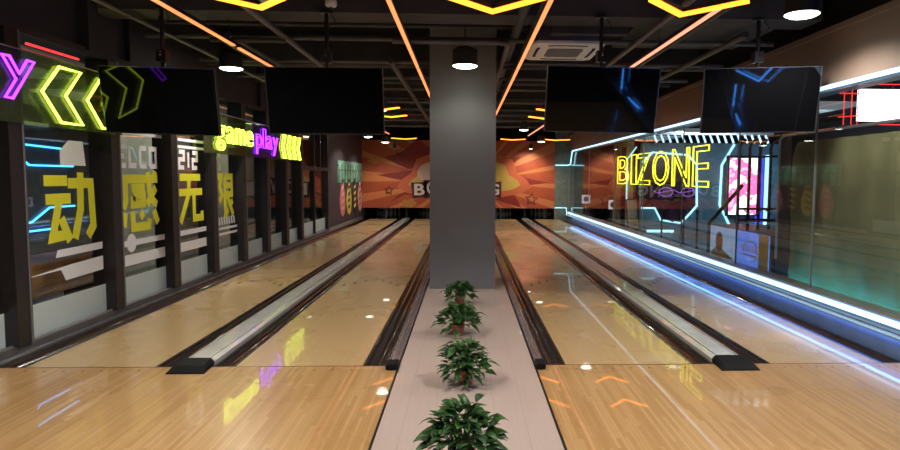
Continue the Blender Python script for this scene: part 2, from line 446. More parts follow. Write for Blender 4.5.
# entrance door in the left wall (far)
d = MB().box(-4.06, -3.90, 15.43, 15.50, .1, 2.86).box(-4.06, -3.90, 18.22, 18.36, .1, 2.86).box(-4.06, -3.90, 15.5, 18.22, 1.76, 1.86).box(-4.06, -3.93, 16.75, 16.83, .1, 2.86).box(-4.04, -3.94, 17.5, 17.56, 1.86, 2.86).build('door_1', post_m, keep=True)
struct(d, 'dark framed glass door with transom at the far left', 'door'); d['_o'] = (0, 0, 0)
MB().box(-4.0, -3.99, 15.5, 18.22, .12, 1.76).box(-4.0, -3.99, 15.5, 18.22, 1.86, 2.84).build('door_glass', clear, d)
MB().box(-3.988, -3.985, 15.5, 18.2, .12, .45).build('frosted_film', frost, d)
MB().box(-3.93, -3.90, 16.72, 16.80, 1.76, 1.88).build('door_closer', silver, d)

# --- vinyl lettering on the panes
def strokes(mb, lines, fn, w, h, t, d=.003):
    for k, ln in enumerate(lines):
        for q in offset_stroke([(u*w, v*h) for u, v in ln], t):
            lift = .0004*(k % 7); mb.prism(q, lambda u, v, w=0: fn(u, v, w+(lift if w else 0)), d)
DONG = [[(.0, .88), (.44, .88)], [(.02, .62), (.50, .62)], [(.28, .62), (.12, .08), (.42, .10)], [(.30, .34), (.46, .0)], [(.46, .84), (.94, .84), (.97, .18), (.84, .03)], [(.72, 1.0), (.70, .45), (.56, .02)]]
GAN = [[(0, .90), (1, .90)], [(.07, .90), (.07, .52), (.0, .40)], [(.22, .74), (.60, .74)], [(.26, .60), (.56, .60), (.56, .46), (.26, .46), (.26, .60)], [(.70, 1.02), (.76, .56), (.96, .42)], [(.94, .74), (.66, .44)], [(.84, 1.0), (.97, .95)], [(.05, .32), (.0, .08)], [(.24, .34), (.25, .05), (.70, .05), (.72, .18)], [(.46, .32), (.54, .2)], [(.86, .32), (.98, .08)]]
WU = [[(.10, .93), (.94, .93)], [(.0, .62), (1.0, .62)], [(.46, .93), (.42, .55), (.08, .0)], [(.64, .62), (.64, .06), (.98, .06), (.98, .2)]]
XIAN = [[(.05, 1), (.05, 0)], [(.05, .95), (.32, .95), (.22, .70), (.34, .50), (.20, .36)], [(.52, .95), (.52, .04), (.70, .14)], [(.52, .95), (.92, .95), (.92, .52), (.52, .52)], [(.52, .74), (.92, .74)], [(.64, .50), (.98, .0)], [(.96, .36), (.76, .24)]]
chars = [(DONG, 6.10, .80), (GAN, 7.49, .84), (WU, 8.90, .82), (XIAN, 10.25, .76)]
for k, (g, y0, w) in enumerate(chars):
    mb = MB(); strokes(mb, g, onL(-3.998, y0+.10, .94), w, .69, .105)
    mb.build('yellow_character', vinyl_y, panes[k+1])
W = [MB() for _ in range(5)]
# pane 1: white hexagonal patch, stripes ; pane 2.. : blocky letters and stripes
W[1].prism([(.0, 0), (0, .14), (.14, .25), (.38, .25), (.42, 0)], onL(-3.998, 6.46, 1.70), .003)
W[1].prism([(0, 0), (.03, .075), (.80, .085), (.80, .01)], onL(-3.998, 6.33, .79), .003)
W[1].prism([(0, .0), (0, .035), (.55, .045), (.62, -.07), (1.28, -.05), (1.28, .10), (.72, .08), (0, .035)], onL(-3.998, 5.85, .62), .003)
for k, (y0, y1) in enumerate(((7.38, 8.58), (8.8, 9.94), (10.16, 11.27))):
    p = W[k+2]
    if k < 2:
        p.box(-3.999, -3.995, y0, y1, .76, .83); p.box(-3.999, -3.995, y0, y1, .53, .66)
        if k == 0: p.prism([(.11*math.cos(a), .11*math.sin(a)) for a in [PI*2*i/20 for i in range(20)]], onL(-3.998, y0+.36, .795), .004)
    else:
        p.box(-3.999, -3.995, y0, y1, .72, .76); p.box(-3.999, -3.995, y0, y1, .63, .67)
        for q in range(9): p.prism([(q*.11, 0), (q*.11+.05, 0), (q*.11+.02, .13), (q*.11-.03, .13)], onL(-3.998, y0+.08, .80), .003)
    p.box(-3.999, -3.995, y0, y1, 2.09, 2.13)
    if k == 1: p.box(-3.999, -3.995, y0, y1, 1.99, 2.03)
# blocky letters E L C O / I2I2 / 6
E_ = [[(1, 1), (0, 1), (0, 0), (1, 0)], [(0, .5), (.8, .5)]]
L_ = [[(0, 1), (0, 0), (1, 0)]]; C_ = [[(1, 1), (.15, 1), (0, .85), (0, .15), (.15, 0), (1, 0)]]
O_ = [[(0, 0), (0, 1), (1, 1), (1, 0), (0, 0)]]
I_ = [[(.5, 0), (.5, 1)]]; T2 = [[(0, 1), (1, 1), (1, .52), (0, .52), (0, 0), (1, 0)]]; S6 = [[(1, 1), (0, 1), (0, 0), (1, 0), (1, .5), (0, .5)]]
for k, (gl, y0) in enumerate((([E_, L_, C_, O_], 7.52), ([I_, T2, I_, T2], 8.86), ([S6], 10.42))):
    for j, g in enumerate(gl):
        strokes(W[k+2], g, onL(-3.998, y0+j*(.245 if k == 0 else .22), 1.72), .15, .22, .062)
for k in range(1, 5): W[k].build('white_lettering', vinyl_w, panes[k])

# --- neon sign board along the left wall
SX = -3.85
r = empty('neon_sign', (SX, 6.6, 1.97), 'lime chevron arrow neon on clear board, left wall nearest the camera', 'neon sign')
MB().box(SX-.018, SX-.008, 4.6, 7.36, 2.05, 2.68).build('acrylic_board', acry_g, r)
MB().box(SX-.018, SX-.003, 4.6, 7.36, 2.68, 2.69).build('board_edge', silver, r)
def neon_chev(r, y0, w, z0, h, rad=.013, m=neon_g, arm=.26, name='chevron_tube'):
    # outline of a left-pointing chevron
    a = arm
    P = [(a, 0), (0, .5), (a, 1), (w, 1), (w-a, .5), (w, 0)]
    f = onL(SX+.012, y0, z0)
    MB().tube([f(u, v*h) for u, v in P], rad, 8, closed=True).build(name, m, r, smooth=True)
for y0 in (5.99, 6.68):
    neon_chev(r, y0, .60, 2.10, .52)
f = onL(SX+.012, 5.50, 2.25)
mb = MB(); neon_letter(mb, 'y', f, .40, .35, .013, .0); mb.build('purple_letter_tube', neon_p, r, smooth=True)
r = empty('neon_sign', (SX, 12.0, 1.95), 'glowing word sign reading game play with lime arrows at its end', 'neon sign')
MB().box(SX-.018, SX-.008, 9.6, 11.76, 1.95, 2.58).build('acrylic_board', acry_g, r)
MB().box(SX-.018, SX-.008, 11.78, 13.38, 1.95, 2.58).build('purple_board', acry_p, r)
MB().box(SX-.018, SX-.008, 13.40, 15.2, 1.95, 2.58).build('acrylic_board', acry_g, r)
MB().box(SX-.018, SX-.003, 9.6, 15.2, 2.575, 2.59).build('board_edge', silver, r)
def word(r, s, y0, adv, zb, xh, m, name, grow, rad):
    y = y0
    for ch in s:
        lp = glyph_loops(ch, grow); xs = [p[0] for l in lp for p in l]; ys = [p[1] for l in lp for p in l]
        k = xh/.53   # font x-height -> wanted
        w = adv*.86*(1.25 if ch == 'm' else (.45 if ch == 'l' else 1))
        f = onL(SX+.014, y, zb)
        mb = MB()
        for l in lp:
            mb.tube([f((u-min(xs))/(max(xs)-min(xs))*w, v*k) for u, v in l], rad, 6, closed=True)
        mb.build(name, m, r, smooth=True)
        y += w+adv*.14
word(r, 'game', 10.02, .42, 2.14, .30, neon_g, 'lime_letter', .05, .007)
word(r, 'play', 11.90, .40, 2.14, .28, neon_p, 'purple_letter', .045, .008)
for k in range(4):
    neon_chev(r, 13.50+k*.41, .33, 1.99, .50, .009, neon_g, .16)
o = MB().tube([(-3.9, 5.9, 2.765), (-3.9, 6.66, 2.765)], .012, 8).build('red_tube_light', neon_r, smooth=True); tag(o, 'thin red neon tube above the left arrow sign', 'tube light')

# poster of painted pins on the far left wall
r = empty('pin_poster', (-3.94, 22, .25), 'colourful bowling pin shaped poster panels on the dark far left wall', 'poster')
cols = [((.75, .22, .22), (.9, .45, .4)), ((.75, .6, .08), (.05, .04, .05)), ((.03, .025, .03), (.8, .65, .2)), ((.75, .45, .40), (.7, .1, .08))]
pinprof = [(.0, 0), (.16, .08), (.24, .25), (.26, .45), (.2, .62), (.12, .78), (.12, .9), (.09, 1)]
for k, (c1, c2) in enumerate(cols):
    y0 = 20.15+k*1.12; h = 1.22; w2 = 1.75
    pl = [(u*w2+.45, v*h) for u, v in pinprof]; pr_ = [(.45-u*w2, v*h) for u, v in reversed(pinprof[1:])]
    MB().prism(pl+pr_, onL(-3.95, y0, .32), .014).build('pin_panel', mat('pin poster ink %d' % k, c1, .5), r)
    q = MB()
    for j in range(4): q.prism([(.22, .2+j*.22), (.62, .26+j*.22), (.62, .36+j*.22), (.22, .30+j*.22)], onL(-3.933, y0, .32), .004)
    q.build('pin_marking', mat('pin poster mark %d' % k, c2, .5), r)
g = MB().box(-3.95, -3.936, 19.85, 24.45, 1.42, 2.12).build('green_panel', mat('mint green mottled print', (.20, .42, .30), .5, vary=.7, vscale=5), r)
q = MB()
for k in range(9): q.box(-3.935, -3.931, 19.95+k*.5, 20.08+k*.5, 1.30+.06*(k % 3), 2.0)
q.box(-3.934, -3.93, 19.85, 24.45, 1.80, 1.84); q.build('skyline_marks', mat('dark green ink', (.05, .14, .10), .5), r)

# ------------------------------------------------------------------ outside the left glass: corridor
struct(MB().box(-8.2, -4.16, -5, 26.5, -.1, .01).build('floor', mat('grey polished tile', (.16, .16, .15), .25, vary=.2, vscale=1.5), keep=True), 'grey tiled corridor floor beyond the left windows', 'floor')
struct(MB().box(-8.4, -8.2, -5, 26.5, -.1, 4).build('wall_corridor', mat('grey green plaster', (.10, .11, .095), .6, vary=.35, vscale=.8), keep=True), 'grey green corridor wall beyond the left windows', 'wall')
for k, (y0, y1, z1, c) in enumerate(((8.6, 9.7, 2.6, (.05, .05, .055)), (11.6, 13.0, 2.6, (.42, .43, .33)), (14.6, 17.2, 2.7, (.45, .45, .34)), (19.5, 23.2, 2.7, (.48, .48, .36)), (25.2, 26.4, 2.7, (.05, .05, .055)))):
    r = empty('shopfront', (-8.1, y0, 0), 'flat %s shopfront bay %s beyond the left windows' % ('dark' if c[0] < .1 else 'beige', ordn[k+2]), 'shopfront')
    MB().box(-8.2, -8.1, y0, y1, 0, z1).build('infill_panel', mat('shopfront panel %d' % k, c, .5, vary=.15, vscale=2), r)
    MB().box(-8.2, -8.06, y0-.1, y0, 0, z1+.1).box(-8.2, -8.06, y1, y1+.1, 0, z1+.1).box(-8.2, -8.06, y0-.1, y1+.1, z1, z1+.1).build('frame', black, r)
r = empty('bench', (-5.0, 6.2, 0), 'brown wooden counter bench behind the nearest left window', 'bench')
wd = mat('brown bench wood', (.42, .19, .06), .45, vary=.3, vscale=6)
MB().box(-5.2, -4.62, 5.0, 8.4, .60, .64).build('seat_board', wd, r, bevel=.006)
MB().box(-4.62, -4.58, 5.0, 8.4, .28, .645).build('front_board', wd, r, bevel=.006)
for y in (5.1, 8.2): MB().box(-5.1, -4.7, y, y+.08, .01, .60).build('leg', black, r)
# sky blue light lines on a dark booth beyond the first pane
r = empty('corridor_booth', (-6.2, 10, 0), 'dark booth with sky blue light lines beyond the nearest window', 'booth')
MB().box(-6.6, -6.2, 8.7, 11.4, .01, 2.6).build('booth_body', mat('blue grey booth paint', (.08, .10, .115), .4, vary=.2), r)
for pts in ([(8.8, 2.04), (10.2, 2.0)], [(8.8, 2.0), (9.3, 1.74), (10.3, 1.74)], [(8.8, .90), (9.3, .93), (9.7, 1.12), (10.3, 1.12)], [(8.8, .80), (9.8, .80)]):
    MB().tube([(-6.18, y, z) for y, z in pts], .014, 6).build('light_line', neon_sky, r)

# ------------------------------------------------------------------ right glazed wall
KX = 3.875
struct(MB().box(KX, 4.12, -5, 24.5, -.1, .19).build('baseboard_right', ledge_m, keep=True, bevel=.01), 'blue grey kerb under the right glass wall', 'baseboard')
struct(MB().box(3.815, 3.90, -5, 24.4, .19, .205).build('trim_8', ledge_m, keep=True), 'added slim lip screening the blue fill light under it', 'trim')  # lip added to keep the blue light below it out of sight
struct(MB().box(3.99, 4.12, -5, 24.5, .19, .34).build('trim_5', ledge_m, keep=True), 'kerb top behind the light strip', 'trim')
struct(MB().box(3.93, 4.12, -5, 24.5, .335, .355).build('trim_6', silver, keep=True), 'aluminium glazing channel above the light strip', 'trim')
o = empty('floor_light_strip', (3.95, 5, .19), 'long icy white light strip along the foot of the right glass wall', 'light strip')
MB().box(3.935, 3.985, 2.6, 24.3, .25, .302).build('diffuser', neon_c, o, bevel=.008)
MB().box(3.93, 3.99, 2.6, 24.3, .195, .213).build('housing', silver, o)
ld = bpy.data.lights.new('blue_fill_light', 'AREA'); ld.shape = 'RECTANGLE'; ld.size = 20; ld.size_y = .08; ld.energy = 45; ld.color = (.10, .30, 1)  # added blue light under the lip, tinting the far right lane
lo = bpy.data.objects.new('blue_fill_light', ld); COL.objects.link(lo); lo.location = (3.855, 13, .183)
dz = -Vector((-.45, 0, -1)).normalized(); dx = Vector((0, 1, 0)); dy = dz.cross(dx)
lo.rotation_euler = Matrix((dx, dy, dz)).transposed().to_euler()
joints = [-5, -2.4, .2, 2.8, 5.4, 7.15, 9.2, 11.6, 14.2, 17, 20.5, 24.4]
for i in range(len(joints)-1):
    o = MB().box(4.0, 4.012, joints[i]+.004, joints[i+1]-.004, .355, 2.56).build('window_%d' % (i+20), clear, keep=True)
    struct(o, 'clear glass panel of the right wall', 'window'); o['_o'] = (0, 0, 0)
    MB().box(3.994, 4.018, joints[i+1]-.004, joints[i+1]+.004, .355, 2.56).build('edge_seal', mat('grey seal', (.3, .32, .33), .3), o)
struct(MB().box(3.95, 4.15, -5, 24.5, 2.56, 2.64).build('trim_7', ledge_m, keep=True), 'glazing head rail', 'trim')
struct(MB().box(3.98, 4.2, -5, 26.6, 2.64, 3.22).box(3.95, 4.2, -5, 26.6, 3.2, 3.26).build('wall_bulkhead', brown_m, keep=True), 'plain brown bulkhead above the right glass wall', 'wall')
struct(MB().box(4.1, 4.25, -5, 26.6, 3.26, 4).build('wall_right', ceil_m, keep=True), 'black wall strip above the bulkhead', 'wall')
o = empty('top_light_strip', (3.93, 5, 2.55), 'long white light strip along the head of the right glass wall', 'light strip')
MB().box(3.92, 3.95, 4.0, 23.4, 2.585, 2.625).build('diffuser', neon_c, o, bevel=.006)
MB().tube([(3.93, 23.4, 2.60), (3.93, 23.75, 2.12), (3.93, 24.38, 2.10), (3.45, 24.38, 2.10)], .022, 6).build('corner_tube', neon_t, o)
o = empty('blue_zigzag_light', (3.93, 2, .5), 'blue light line stepping along the right wall near the seats', 'light line')
MB().tube([(3.93, 3.95, 2.55), (3.93, 3.72, 1.95), (3.93, 2.78, 1.42), (3.93, .18, .84)], .016, 6).build('upper_tube', neon_b, o)
MB().tube([(3.93, .43, .62), (3.93, .53, .14), (3.93, 1.73, .24)], .016, 6).build('lower_tube', neon_b, o)
o = MB().tube([(3.90, 24.2, .06), (3.9, 24.40, .46), (3.45, 24.40, .46)], .018, 6).build('corner_light_tube', neon_t); tag(o, 'short cyan tube at the far right corner above the lane', 'tube light')
struct(MB().box(3.45, 4.2, 24.45, 24.6, -.1, 4).build('wall_return', mat('grey green return wall', (.16, .18, .15), .6, vary=.2), keep=True), 'narrow grey green return wall right of the mural', 'wall')

# ------------------------------------------------------------------ games zone behind the right glass
struct(MB().box(4.13, 9, -5, 24.4, -.1, .01).build('floor', mat('blue grey vinyl', (.10, .17, .21), .2, vary=.15, vscale=1), keep=True), 'blue grey floor beyond the right glass wall', 'floor')
struct(MB().box(8.8, 9, -5, 24.4, -.1, 4).build('wall_games_zone', dark, keep=True), 'dark outer wall of the games room', 'wall')
struct(MB().box(4.2, 9, -5, 24.4, 3.0, 3.1).build('ceiling', ceil_m, keep=True), 'dark ceiling of the games room', 'ceiling')
# teal portal wall
r = empty('teal_partition', (6, 15.6, 0), 'teal partition with glowing chamfered outlines behind the yellow letters', 'partition')
MB().box(4.35, 8.7, 15.55, 15.75, .01, 2.48).build('panel', teal_m, r)
octp = [(4.35, .88), (4.68, .88), (4.84, .58), (5.34, .51), (5.56, .74), (5.73, .94), (5.70, 1.95), (5.47, 2.19), (4.6, 2.25), (4.35, 2.0)]
MB().prism([(x-4, z) for x, z in octp], onF(15.55, 4, 0), .02).build('dark_window', mat('dark plum window', (.035, .02, .04), .2, vary=.8, vscale=4), r)
MB().tube([(x, 15.52, z) for x, z in octp], .028, 6).build('outline_tube', neon_t, r)
MB().tube([(6.63, 15.52, 2.46), (6.33, 15.52, 1.95), (6.31, 15.52, .96), (6.58, 15.52, .44)], .030, 6).build('outline_tube', neon_t, r)
for x in (4.95, 5.5):
    q = MB(); ring = [(x+.17*math.cos(a), 15.51, 1.28+.11*math.sin(a)) for a in [2*PI*i/14 for i in range(14)]]
    q.tube(ring, .012, 5, closed=True); q.tube([(x-.32, 15.51, 1.31), (x-.2, 15.51, 1.25), (x+.2, 15.51, 1.33), (x+.32, 15.51, 1.26)], .010, 5)
    q.build('purple_emblem', emis('dim purple glow', (.35, .12, .6), .6), r)
# comb of white light bars above the portal
r = empty('comb_light', (5.8, 14.3, 2.4), 'comb row of slanted white light bars above the teal partition', 'comb light')
MB().box(4.18, 7.0, 14.28, 14.34, 2.60, 2.66).build('rail', silver, r)
for k in range(17):
    x = 4.26+k*.16
    MB().tube([(x-.02, 14.26, 2.60), (x+.02, 14.26, 2.50), (x+.05, 14.26, 2.42)], .022, 6).build('light_bar', neon_c, r)
# YELLOW LETTERS
r = empty('word_sign', (4.06, 13.5, 1.45), 'yellow outline letters BIZONE on the right glass wall', 'letter sign')
y = 16.8; wid = {'B': 1.28, 'I': .52, 'Z': 1.15, 'O': 1.22, 'N': 1.06, 'E': .84}
for ch in 'BIZONE':
    w = wid[ch]
    mb = MB(); f = onR(4.05, y, 1.47); neon_letter(mb, ch, lambda u, v: f(u, v), w*.88, .70, .013, .055); o = mb.build('letter', neon_y, r, smooth=True)
    y -= w*1.07
# pink advert screen
r = empty('advert_screen', (6.8, 15.4, .5), 'tall white screen with pink splashes behind the black bars', 'screen')
MB().box(6.40, 7.22, 15.30, 15.42, .70, 2.18).build('housing', black, r)
m = bpy.data.materials.new('pink splash picture'); m.use_nodes = True; N, L = nt(m); b = N['Principled BSDF']
tc = N.new('ShaderNodeTexCoord'); nz = N.new('ShaderNodeTexNoise'); nz.inputs['Scale'].default_value = 2.6; nz.inputs['Detail'].default_value = 6
rp = N.new('ShaderNodeValToRGB'); rp.color_ramp.interpolation = 'CONSTANT'
rp.color_ramp.elements[0].color = (.85, .88, .9, 1); rp.color_ramp.elements[1].position = .50; rp.color_ramp.elements[1].color = (.9, .12, .35, 1)
e = rp.color_ramp.elements.new(.60); e.color = (.95, .35, .55, 1); e = rp.color_ramp.elements.new(.68); e.color = (.75, .05, .3, 1)
L.new(tc.outputs['Object'], nz.inputs['Vector']); L.new(nz.outputs['Fac'], rp.inputs['Fac']); L.new(rp.outputs['Color'], b.inputs['Emission Color']); b.inputs['Emission Strength'].default_value = 1.6
L.new(rp.outputs['Color'], b.inputs['Base Color'])
MB().box(6.44, 7.12, 15.285, 15.30, .74, 2.12).build('display', m, r)
o = MB().box(7.16, 7.27, 15.30, 15.40, .35, 2.1).build('blue_light_column', emis('deep blue led', (.03, .04, .9), 1.5)); tag(o, 'deep blue light column right of the pink screen', 'light column')
o = MB().box(7.36, 7.44, 15.30, 15.40, .35, 2.2).build('white_light_column', neon_t); tag(o, 'icy white light column beside the deep blue one', 'light column')
# arcade machine with cage
r = empty('arcade_machine', (4.7, 9.9, 0), 'basketball arcade cage with printed low side panels behind the glass', 'arcade machine')
MB().box(4.32, 5.3, 8.75, 11.15, .01, .26).build('base', black, r)
MB().box(4.32, 5.3, 8.75, 11.15, .26, .80).build('body', mat('navy cabinet', (.010, .014, .02), .5), r)
MB().box(4.305, 4.32, 9.93, 10.95, .24, .80).build('side_panel', mat('glowing blue and gold print', (.20, .34, .55), .4, 0, (.20, .34, .55), .5, vary=.5, vscale=3), r)  # self-glow stands in for light this side face does not catch
p2 = MB().box(4.305, 4.32, 8.80, 9.87, .26, .80).build('side_panel', mat('glowing royal blue print', (.10, .22, .80), .4, 0, (.10, .22, .80), .5, vary=.5, vscale=3), r); sub(p2)  # same added glow, brightening the print where no lamp reaches
MB().prism([(0, .28), (.28, .54), (0, .54)], lambda u, v, w: (4.303-w, 9.1-u, .26+v), .003).prism([(0, 0), (.30, .0), (.30, .54), (.0, .54)], lambda u, v, w: (4.303-w, 9.1-u, .26+v), .002).build('gold_corner', mat('gold ink', (.75, .55, .08), .4), p2)
q = MB(); ring = [(4.298, 9.36+.26*math.cos(a), .52+.15*math.sin(a)) for a in [2*PI*i/18 for i in range(14)]]; q.tube(ring, .014, 5)
for k in range(6): q.box(4.296, 4.302, 9.16+k*.085, 9.20+k*.085, .50, .60)
q.box(4.296, 4.302, 9.15, 9.62, .44, .465); q.build('white_emblem', vinyl_w, p2)
MB().prism([(.15*math.cos(a), .17*math.sin(a)) for a in [2*PI*i/16 for i in range(16)]], lambda u, v, w: (4.303-w, 10.55-u, .55+v), .004).build('ball_picture', mat('basketball brown', (.50, .18, .07), .5, vary=.4, vscale=15), r)
MB().prism([(0, 0), (.9, 0), (.9, .06), (.3, .22), (0, .10)], lambda u, v, w: (4.304-w, 10.9-u, .26+v), .002).build('gold_corner', mat('gold ink', (.75, .55, .08)), r)
for k in range(6):      # cage bars with hooked tops
    x = 4.36+k*.17
    MB().tube([(x, 10.0, .8), (x, 10.0, 2.10), (x+.03, 10.0, 2.19), (x+.10, 10.0, 2.23)], .027, 6).build('cage_bar', black, r)
MB().tube([(4.34, 10, 1.95), (5.3, 10, 1.98)], .018, 6).tube([(4.34, 10, 1.13), (5.3, 10, 1.13)], .022, 6).tube([(4.30, 9.98, .95), (5.3, 9.98, .95)], .03, 6).build('cross_bars', black, r)
MB().tube([(4.33, 11.1, .82), (4.42, 10.0, 1.50)], .032, 6).build('diagonal_brace', black, r)
MB().tube([(4.45, 9.98, 1.12), (4.75, 9.98, .85)], .012, 5).tube([(4.75, 9.98, 1.12), (4.45, 9.98, .85)], .012, 5).tube([(4.8, 9.98, 1.12), (5.2, 9.98, .85)], .012, 5).tube([(5.2, 9.98, 1.12), (4.8, 9.98, .85)], .012, 5).build('net_strings', mat('grey net cord', (.35, .35, .38), .7), r)
# second cabinet (dark) with silver edge, black frame around olive sheet
r = empty('machine_cabinet', (4.6, 8.45, 0), 'dark cabinet with silver edge left of the olive sheet', 'cabinet')
MB().box(4.35, 5.2, 8.36, 8.68, .01, 2.18).build('body', mat('dark cabinet wrap', (.02, .02, .025), .4, vary=.4), r)
MB().tube([(4.34, 8.66, .5), (4.34, 8.66, 2.15), (4.34, 8.55, 2.2), (4.34, 6.0, 2.2)], .02, 6).build('silver_edge', silver, r)
# olive sheet
q = MB(); ny, nz_ = 60, 14; y0, y1 = 8.30, 5.2; vs = []
rs = random.Random(3)
for side in (0, 1):
    for j in range(nz_+1):
        for i in range(ny+1):
            t = i/ny; s = j/nz_; y = y0+(y1-y0)*t; z = .16+s*1.93
            if t < .06: z = .16+s*(1.93-.22*(1-t/.06)**2)
            x = 4.33+.014*math.sin(t*42+2*s)+.010*math.sin(t*17+s*6)+.007*math.sin(s*30+t*9)+side*.05
            vs.append((x, y, z))
S = (ny+1)*(nz_+1); fs = []
for j in range(nz_):
    for i in range(ny):
        a = j*(ny+1)+i; fs.append((a, a+1, a+ny+2, a+ny+1)); fs.append((S+a, S+a+ny+1, S+a+ny+2, S+a+1))
for i in range(ny): fs.append((i, i+S, i+1+S, i+1)); a = nz_*(ny+1)+i; fs.append((a, a+1, a+1+S, a+S))
for j in range(nz_):
    a = j*(ny+1); fs.append((a, a+ny+1, a+ny+1+S, a+S)); a += ny; fs.append((a, a+S, a+S+ny+1, a+ny+1))
q.add(vs, fs); o = q.build('olive_sheet', mat('olive canvas', (.145, .15, .075), .75, vary=.25, vscale=2), smooth=True)
tag(o, 'large olive canvas sheet hanging behind the right glass', 'sheet')
o = MB().box(4.17, 4.20, 5.1, 8.25, .02, .09).build('sheet_base_light', emis('teal glow led', (.08, .55, .75), 26)); tag(o, 'teal glow strip along the foot of the olive sheet', 'light strip')
# red frame and white screen top right
r = empty('lit_billboard', (5.2, 8, 2.3), 'bright white screen with red neon frame above the olive sheet', 'billboard')
MB().box(5.05, 6.6, 8.02, 8.10, 2.36, 2.76).build('display', emis('white display', (.95, .95, 1.0), 2.2), r)
MB().tube([(5.5, 8.06, 2.7), (5.5, 8.06, 3.0)], .02, 6).build('hanger', black, r)
for pts in ([(4.75, 2.82), (6.8, 2.82)], [(4.75, 2.70), (5.02, 2.70)], [(4.82, 2.84), (4.82, 2.30)], [(4.92, 2.84), (4.92, 2.30)], [(5.0, 2.84), (5.0, 2.30)], [(4.75, 2.40), (5.0, 2.42)], [(5.0, 2.31), (6.8, 2.31)]):
    MB().tube([(x, 8.0, z) for x, z in pts], .006, 6).build('red_tube', neon_r, r)
# small square signs on stands, deep in the room
for (x, y, z, w, lb) in ((4.32, 22.6, .86, .30, 'far'), (4.32, 18.4, .84, .27, 'near')):
    r = empty('standing_sign', (x, y, 0), 'small white square sign with blue disc, the %s one of two' % ('farther' if lb == 'far' else 'nearer'), 'sign', 'small disc signs')
    MB().box(x-w/2, x+w/2, y, y+.03, z-w/2, z+w/2).build('sign_board', emis('white sign face', (.75, .82, .9), .55), r, bevel=.01)
    MB().lathe([(w*.33, 0), (w*.33, .006)], n=20).build('blue_disc', mat('blue print', (.05, .12, .3), .4), r, keep=True, M=Matrix.Translation((0, 0, z)) @ Matrix.Rotation(PI/2, 4, 'X'))
    MB().tube([(x, y+.02, .01), (x, y+.02, z-w/2)], .02, 6).build('pole', silver, r)
    MB().lathe([(.14, .01), (.14, .03), (.02, .04)], (x, y+.02, 0)).build('base', black, r)
# wooden portal frame with white light and leaning board
r = empty('lit_doorframe', (4.3, 16.3, 0), 'beige timber frame with one white light edge behind the letter B', 'frame')
MB().box(4.18, 4.34, 16.3, 16.45, .01, 2.6).box(4.18, 4.34, 17.6, 17.75, .01, 2.6).box(4.18, 4.34, 16.45, 17.6, 2.45, 2.6).build('timber_frame', mat('beige timber', (.33, .28, .22), .5, vary=.2), r)
MB().tube([(4.165, 16.28, 1.0), (4.165, 16.28, 2.1), (4.40, 16.28, 2.42)], .018, 6).build('light_edge', neon_t, r)
r = empty('leaning_board', (4.3, 15.9, .0), 'beige board in black frame leaning behind the right glass', 'board')
q = MB().box(-.15, .15, -.02, .0, .30, 1.10); R_ = Matrix.Translation((4.30-4.3, 0, 0)) @ Matrix.Rotation(-.10, 4, 'Y')
q.build('frame', black, r, keep=True, M=R_)
MB().box(-.125, .125, -.03, -.02, .33, 1.07).build('picture', mat('beige picture', (.40, .36, .28), .5, vary=.3, vscale=6), r, keep=True, M=R_)
MB().box(-.14, -.10, -.02, .05, .01, .30).box(.10, .14, -.02, .05, .01, .30).build('feet', black, r, keep=True)
# stanchions
for k, (x, y) in enumerate(((4.42, 14.1), (4.75, 13.6), (4.6, 12.4))):
    r = empty('stanchion', (x, y, 0), 'black queue post behind the right glass, %s from the camera' % ('third', 'second', 'first')[k], 'queue post', 'queue posts')
    MB().lathe([(.15, .01), (.15, .03), (.03, .05)], (x, y, 0)).build('base', black, r)
    MB().lathe([(.022, .03), (.022, .92), (.035, .93), (.035, .98), (.01, 1.0)], (x, y, 0), 12).build('pole', black, r)
o = MB().tube([(4.45, 14.06, .75), (4.58, 13.85, .66), (4.72, 13.64, .75)], .014, 6).build('queue_rope', rubber); tag(o, 'dark rope slung between two queue posts', 'rope')
r = empty('display_plinth', (4.5, 12.0, 0), 'low dark plinth with cyan top light behind the right glass', 'plinth')
MB().box(4.3, 4.9, 14.8, 15.4, .01, .36).build('body', ledge_m, r); MB().box(4.28, 4.92, 14.76, 14.80, .34, .40).build('light_edge', neon_t, r)

# ------------------------------------------------------------------ mural / pin machines
MX0, MX1, MZ0, MZ1 = -3.95, 3.45, .43, 3.02
MY = 24.5
def mu(px, py): return ((px-463.8)/25.9, 1.6-(py-178.3)/25.9)
r = empty('mural_panel', (0, MY, MZ0), 'orange comic style mural with bursts, stars and BOWLING lettering', 'mural')
MB().box(MX0, MX1, MY, MY+.10, MZ0, MZ1).build('backing', mat('burnt orange print', (.46, .085, .03), .5, vary=.12, vscale=1.2), r)
LY = [MY]
def flat(polys, name, m, lift, d=.003):
    q = MB()
    for p in polys:
        pts = [mu(*t) for t in p]
        pts = [(min(max(x, MX0), MX1), min(max(z, MZ0), MZ1)) for x, z in pts]
        q.prism(pts, lambda u, v, w: (u, MY-lift-w, v), d)
    return q.build(name, m, r)
cx, cy = 463, 182
light = mat('light orange ray print', (.66, .21, .07), .5); dk = mat('red burst print', (.26, .025, .02), .5)
rays = []
for k in range(28):
    a = 2*PI*k/28+.05; w_ = .030+.03*((k*7) % 3)/2
    R1 = 200
    rays.append([(cx+20*math.cos(a), cy+8*math.sin(a)), (cx+R1*math.cos(a-w_), cy+R1*math.sin(a-w_)), (cx+R1*math.cos(a+w_), cy+R1*math.sin(a+w_))])
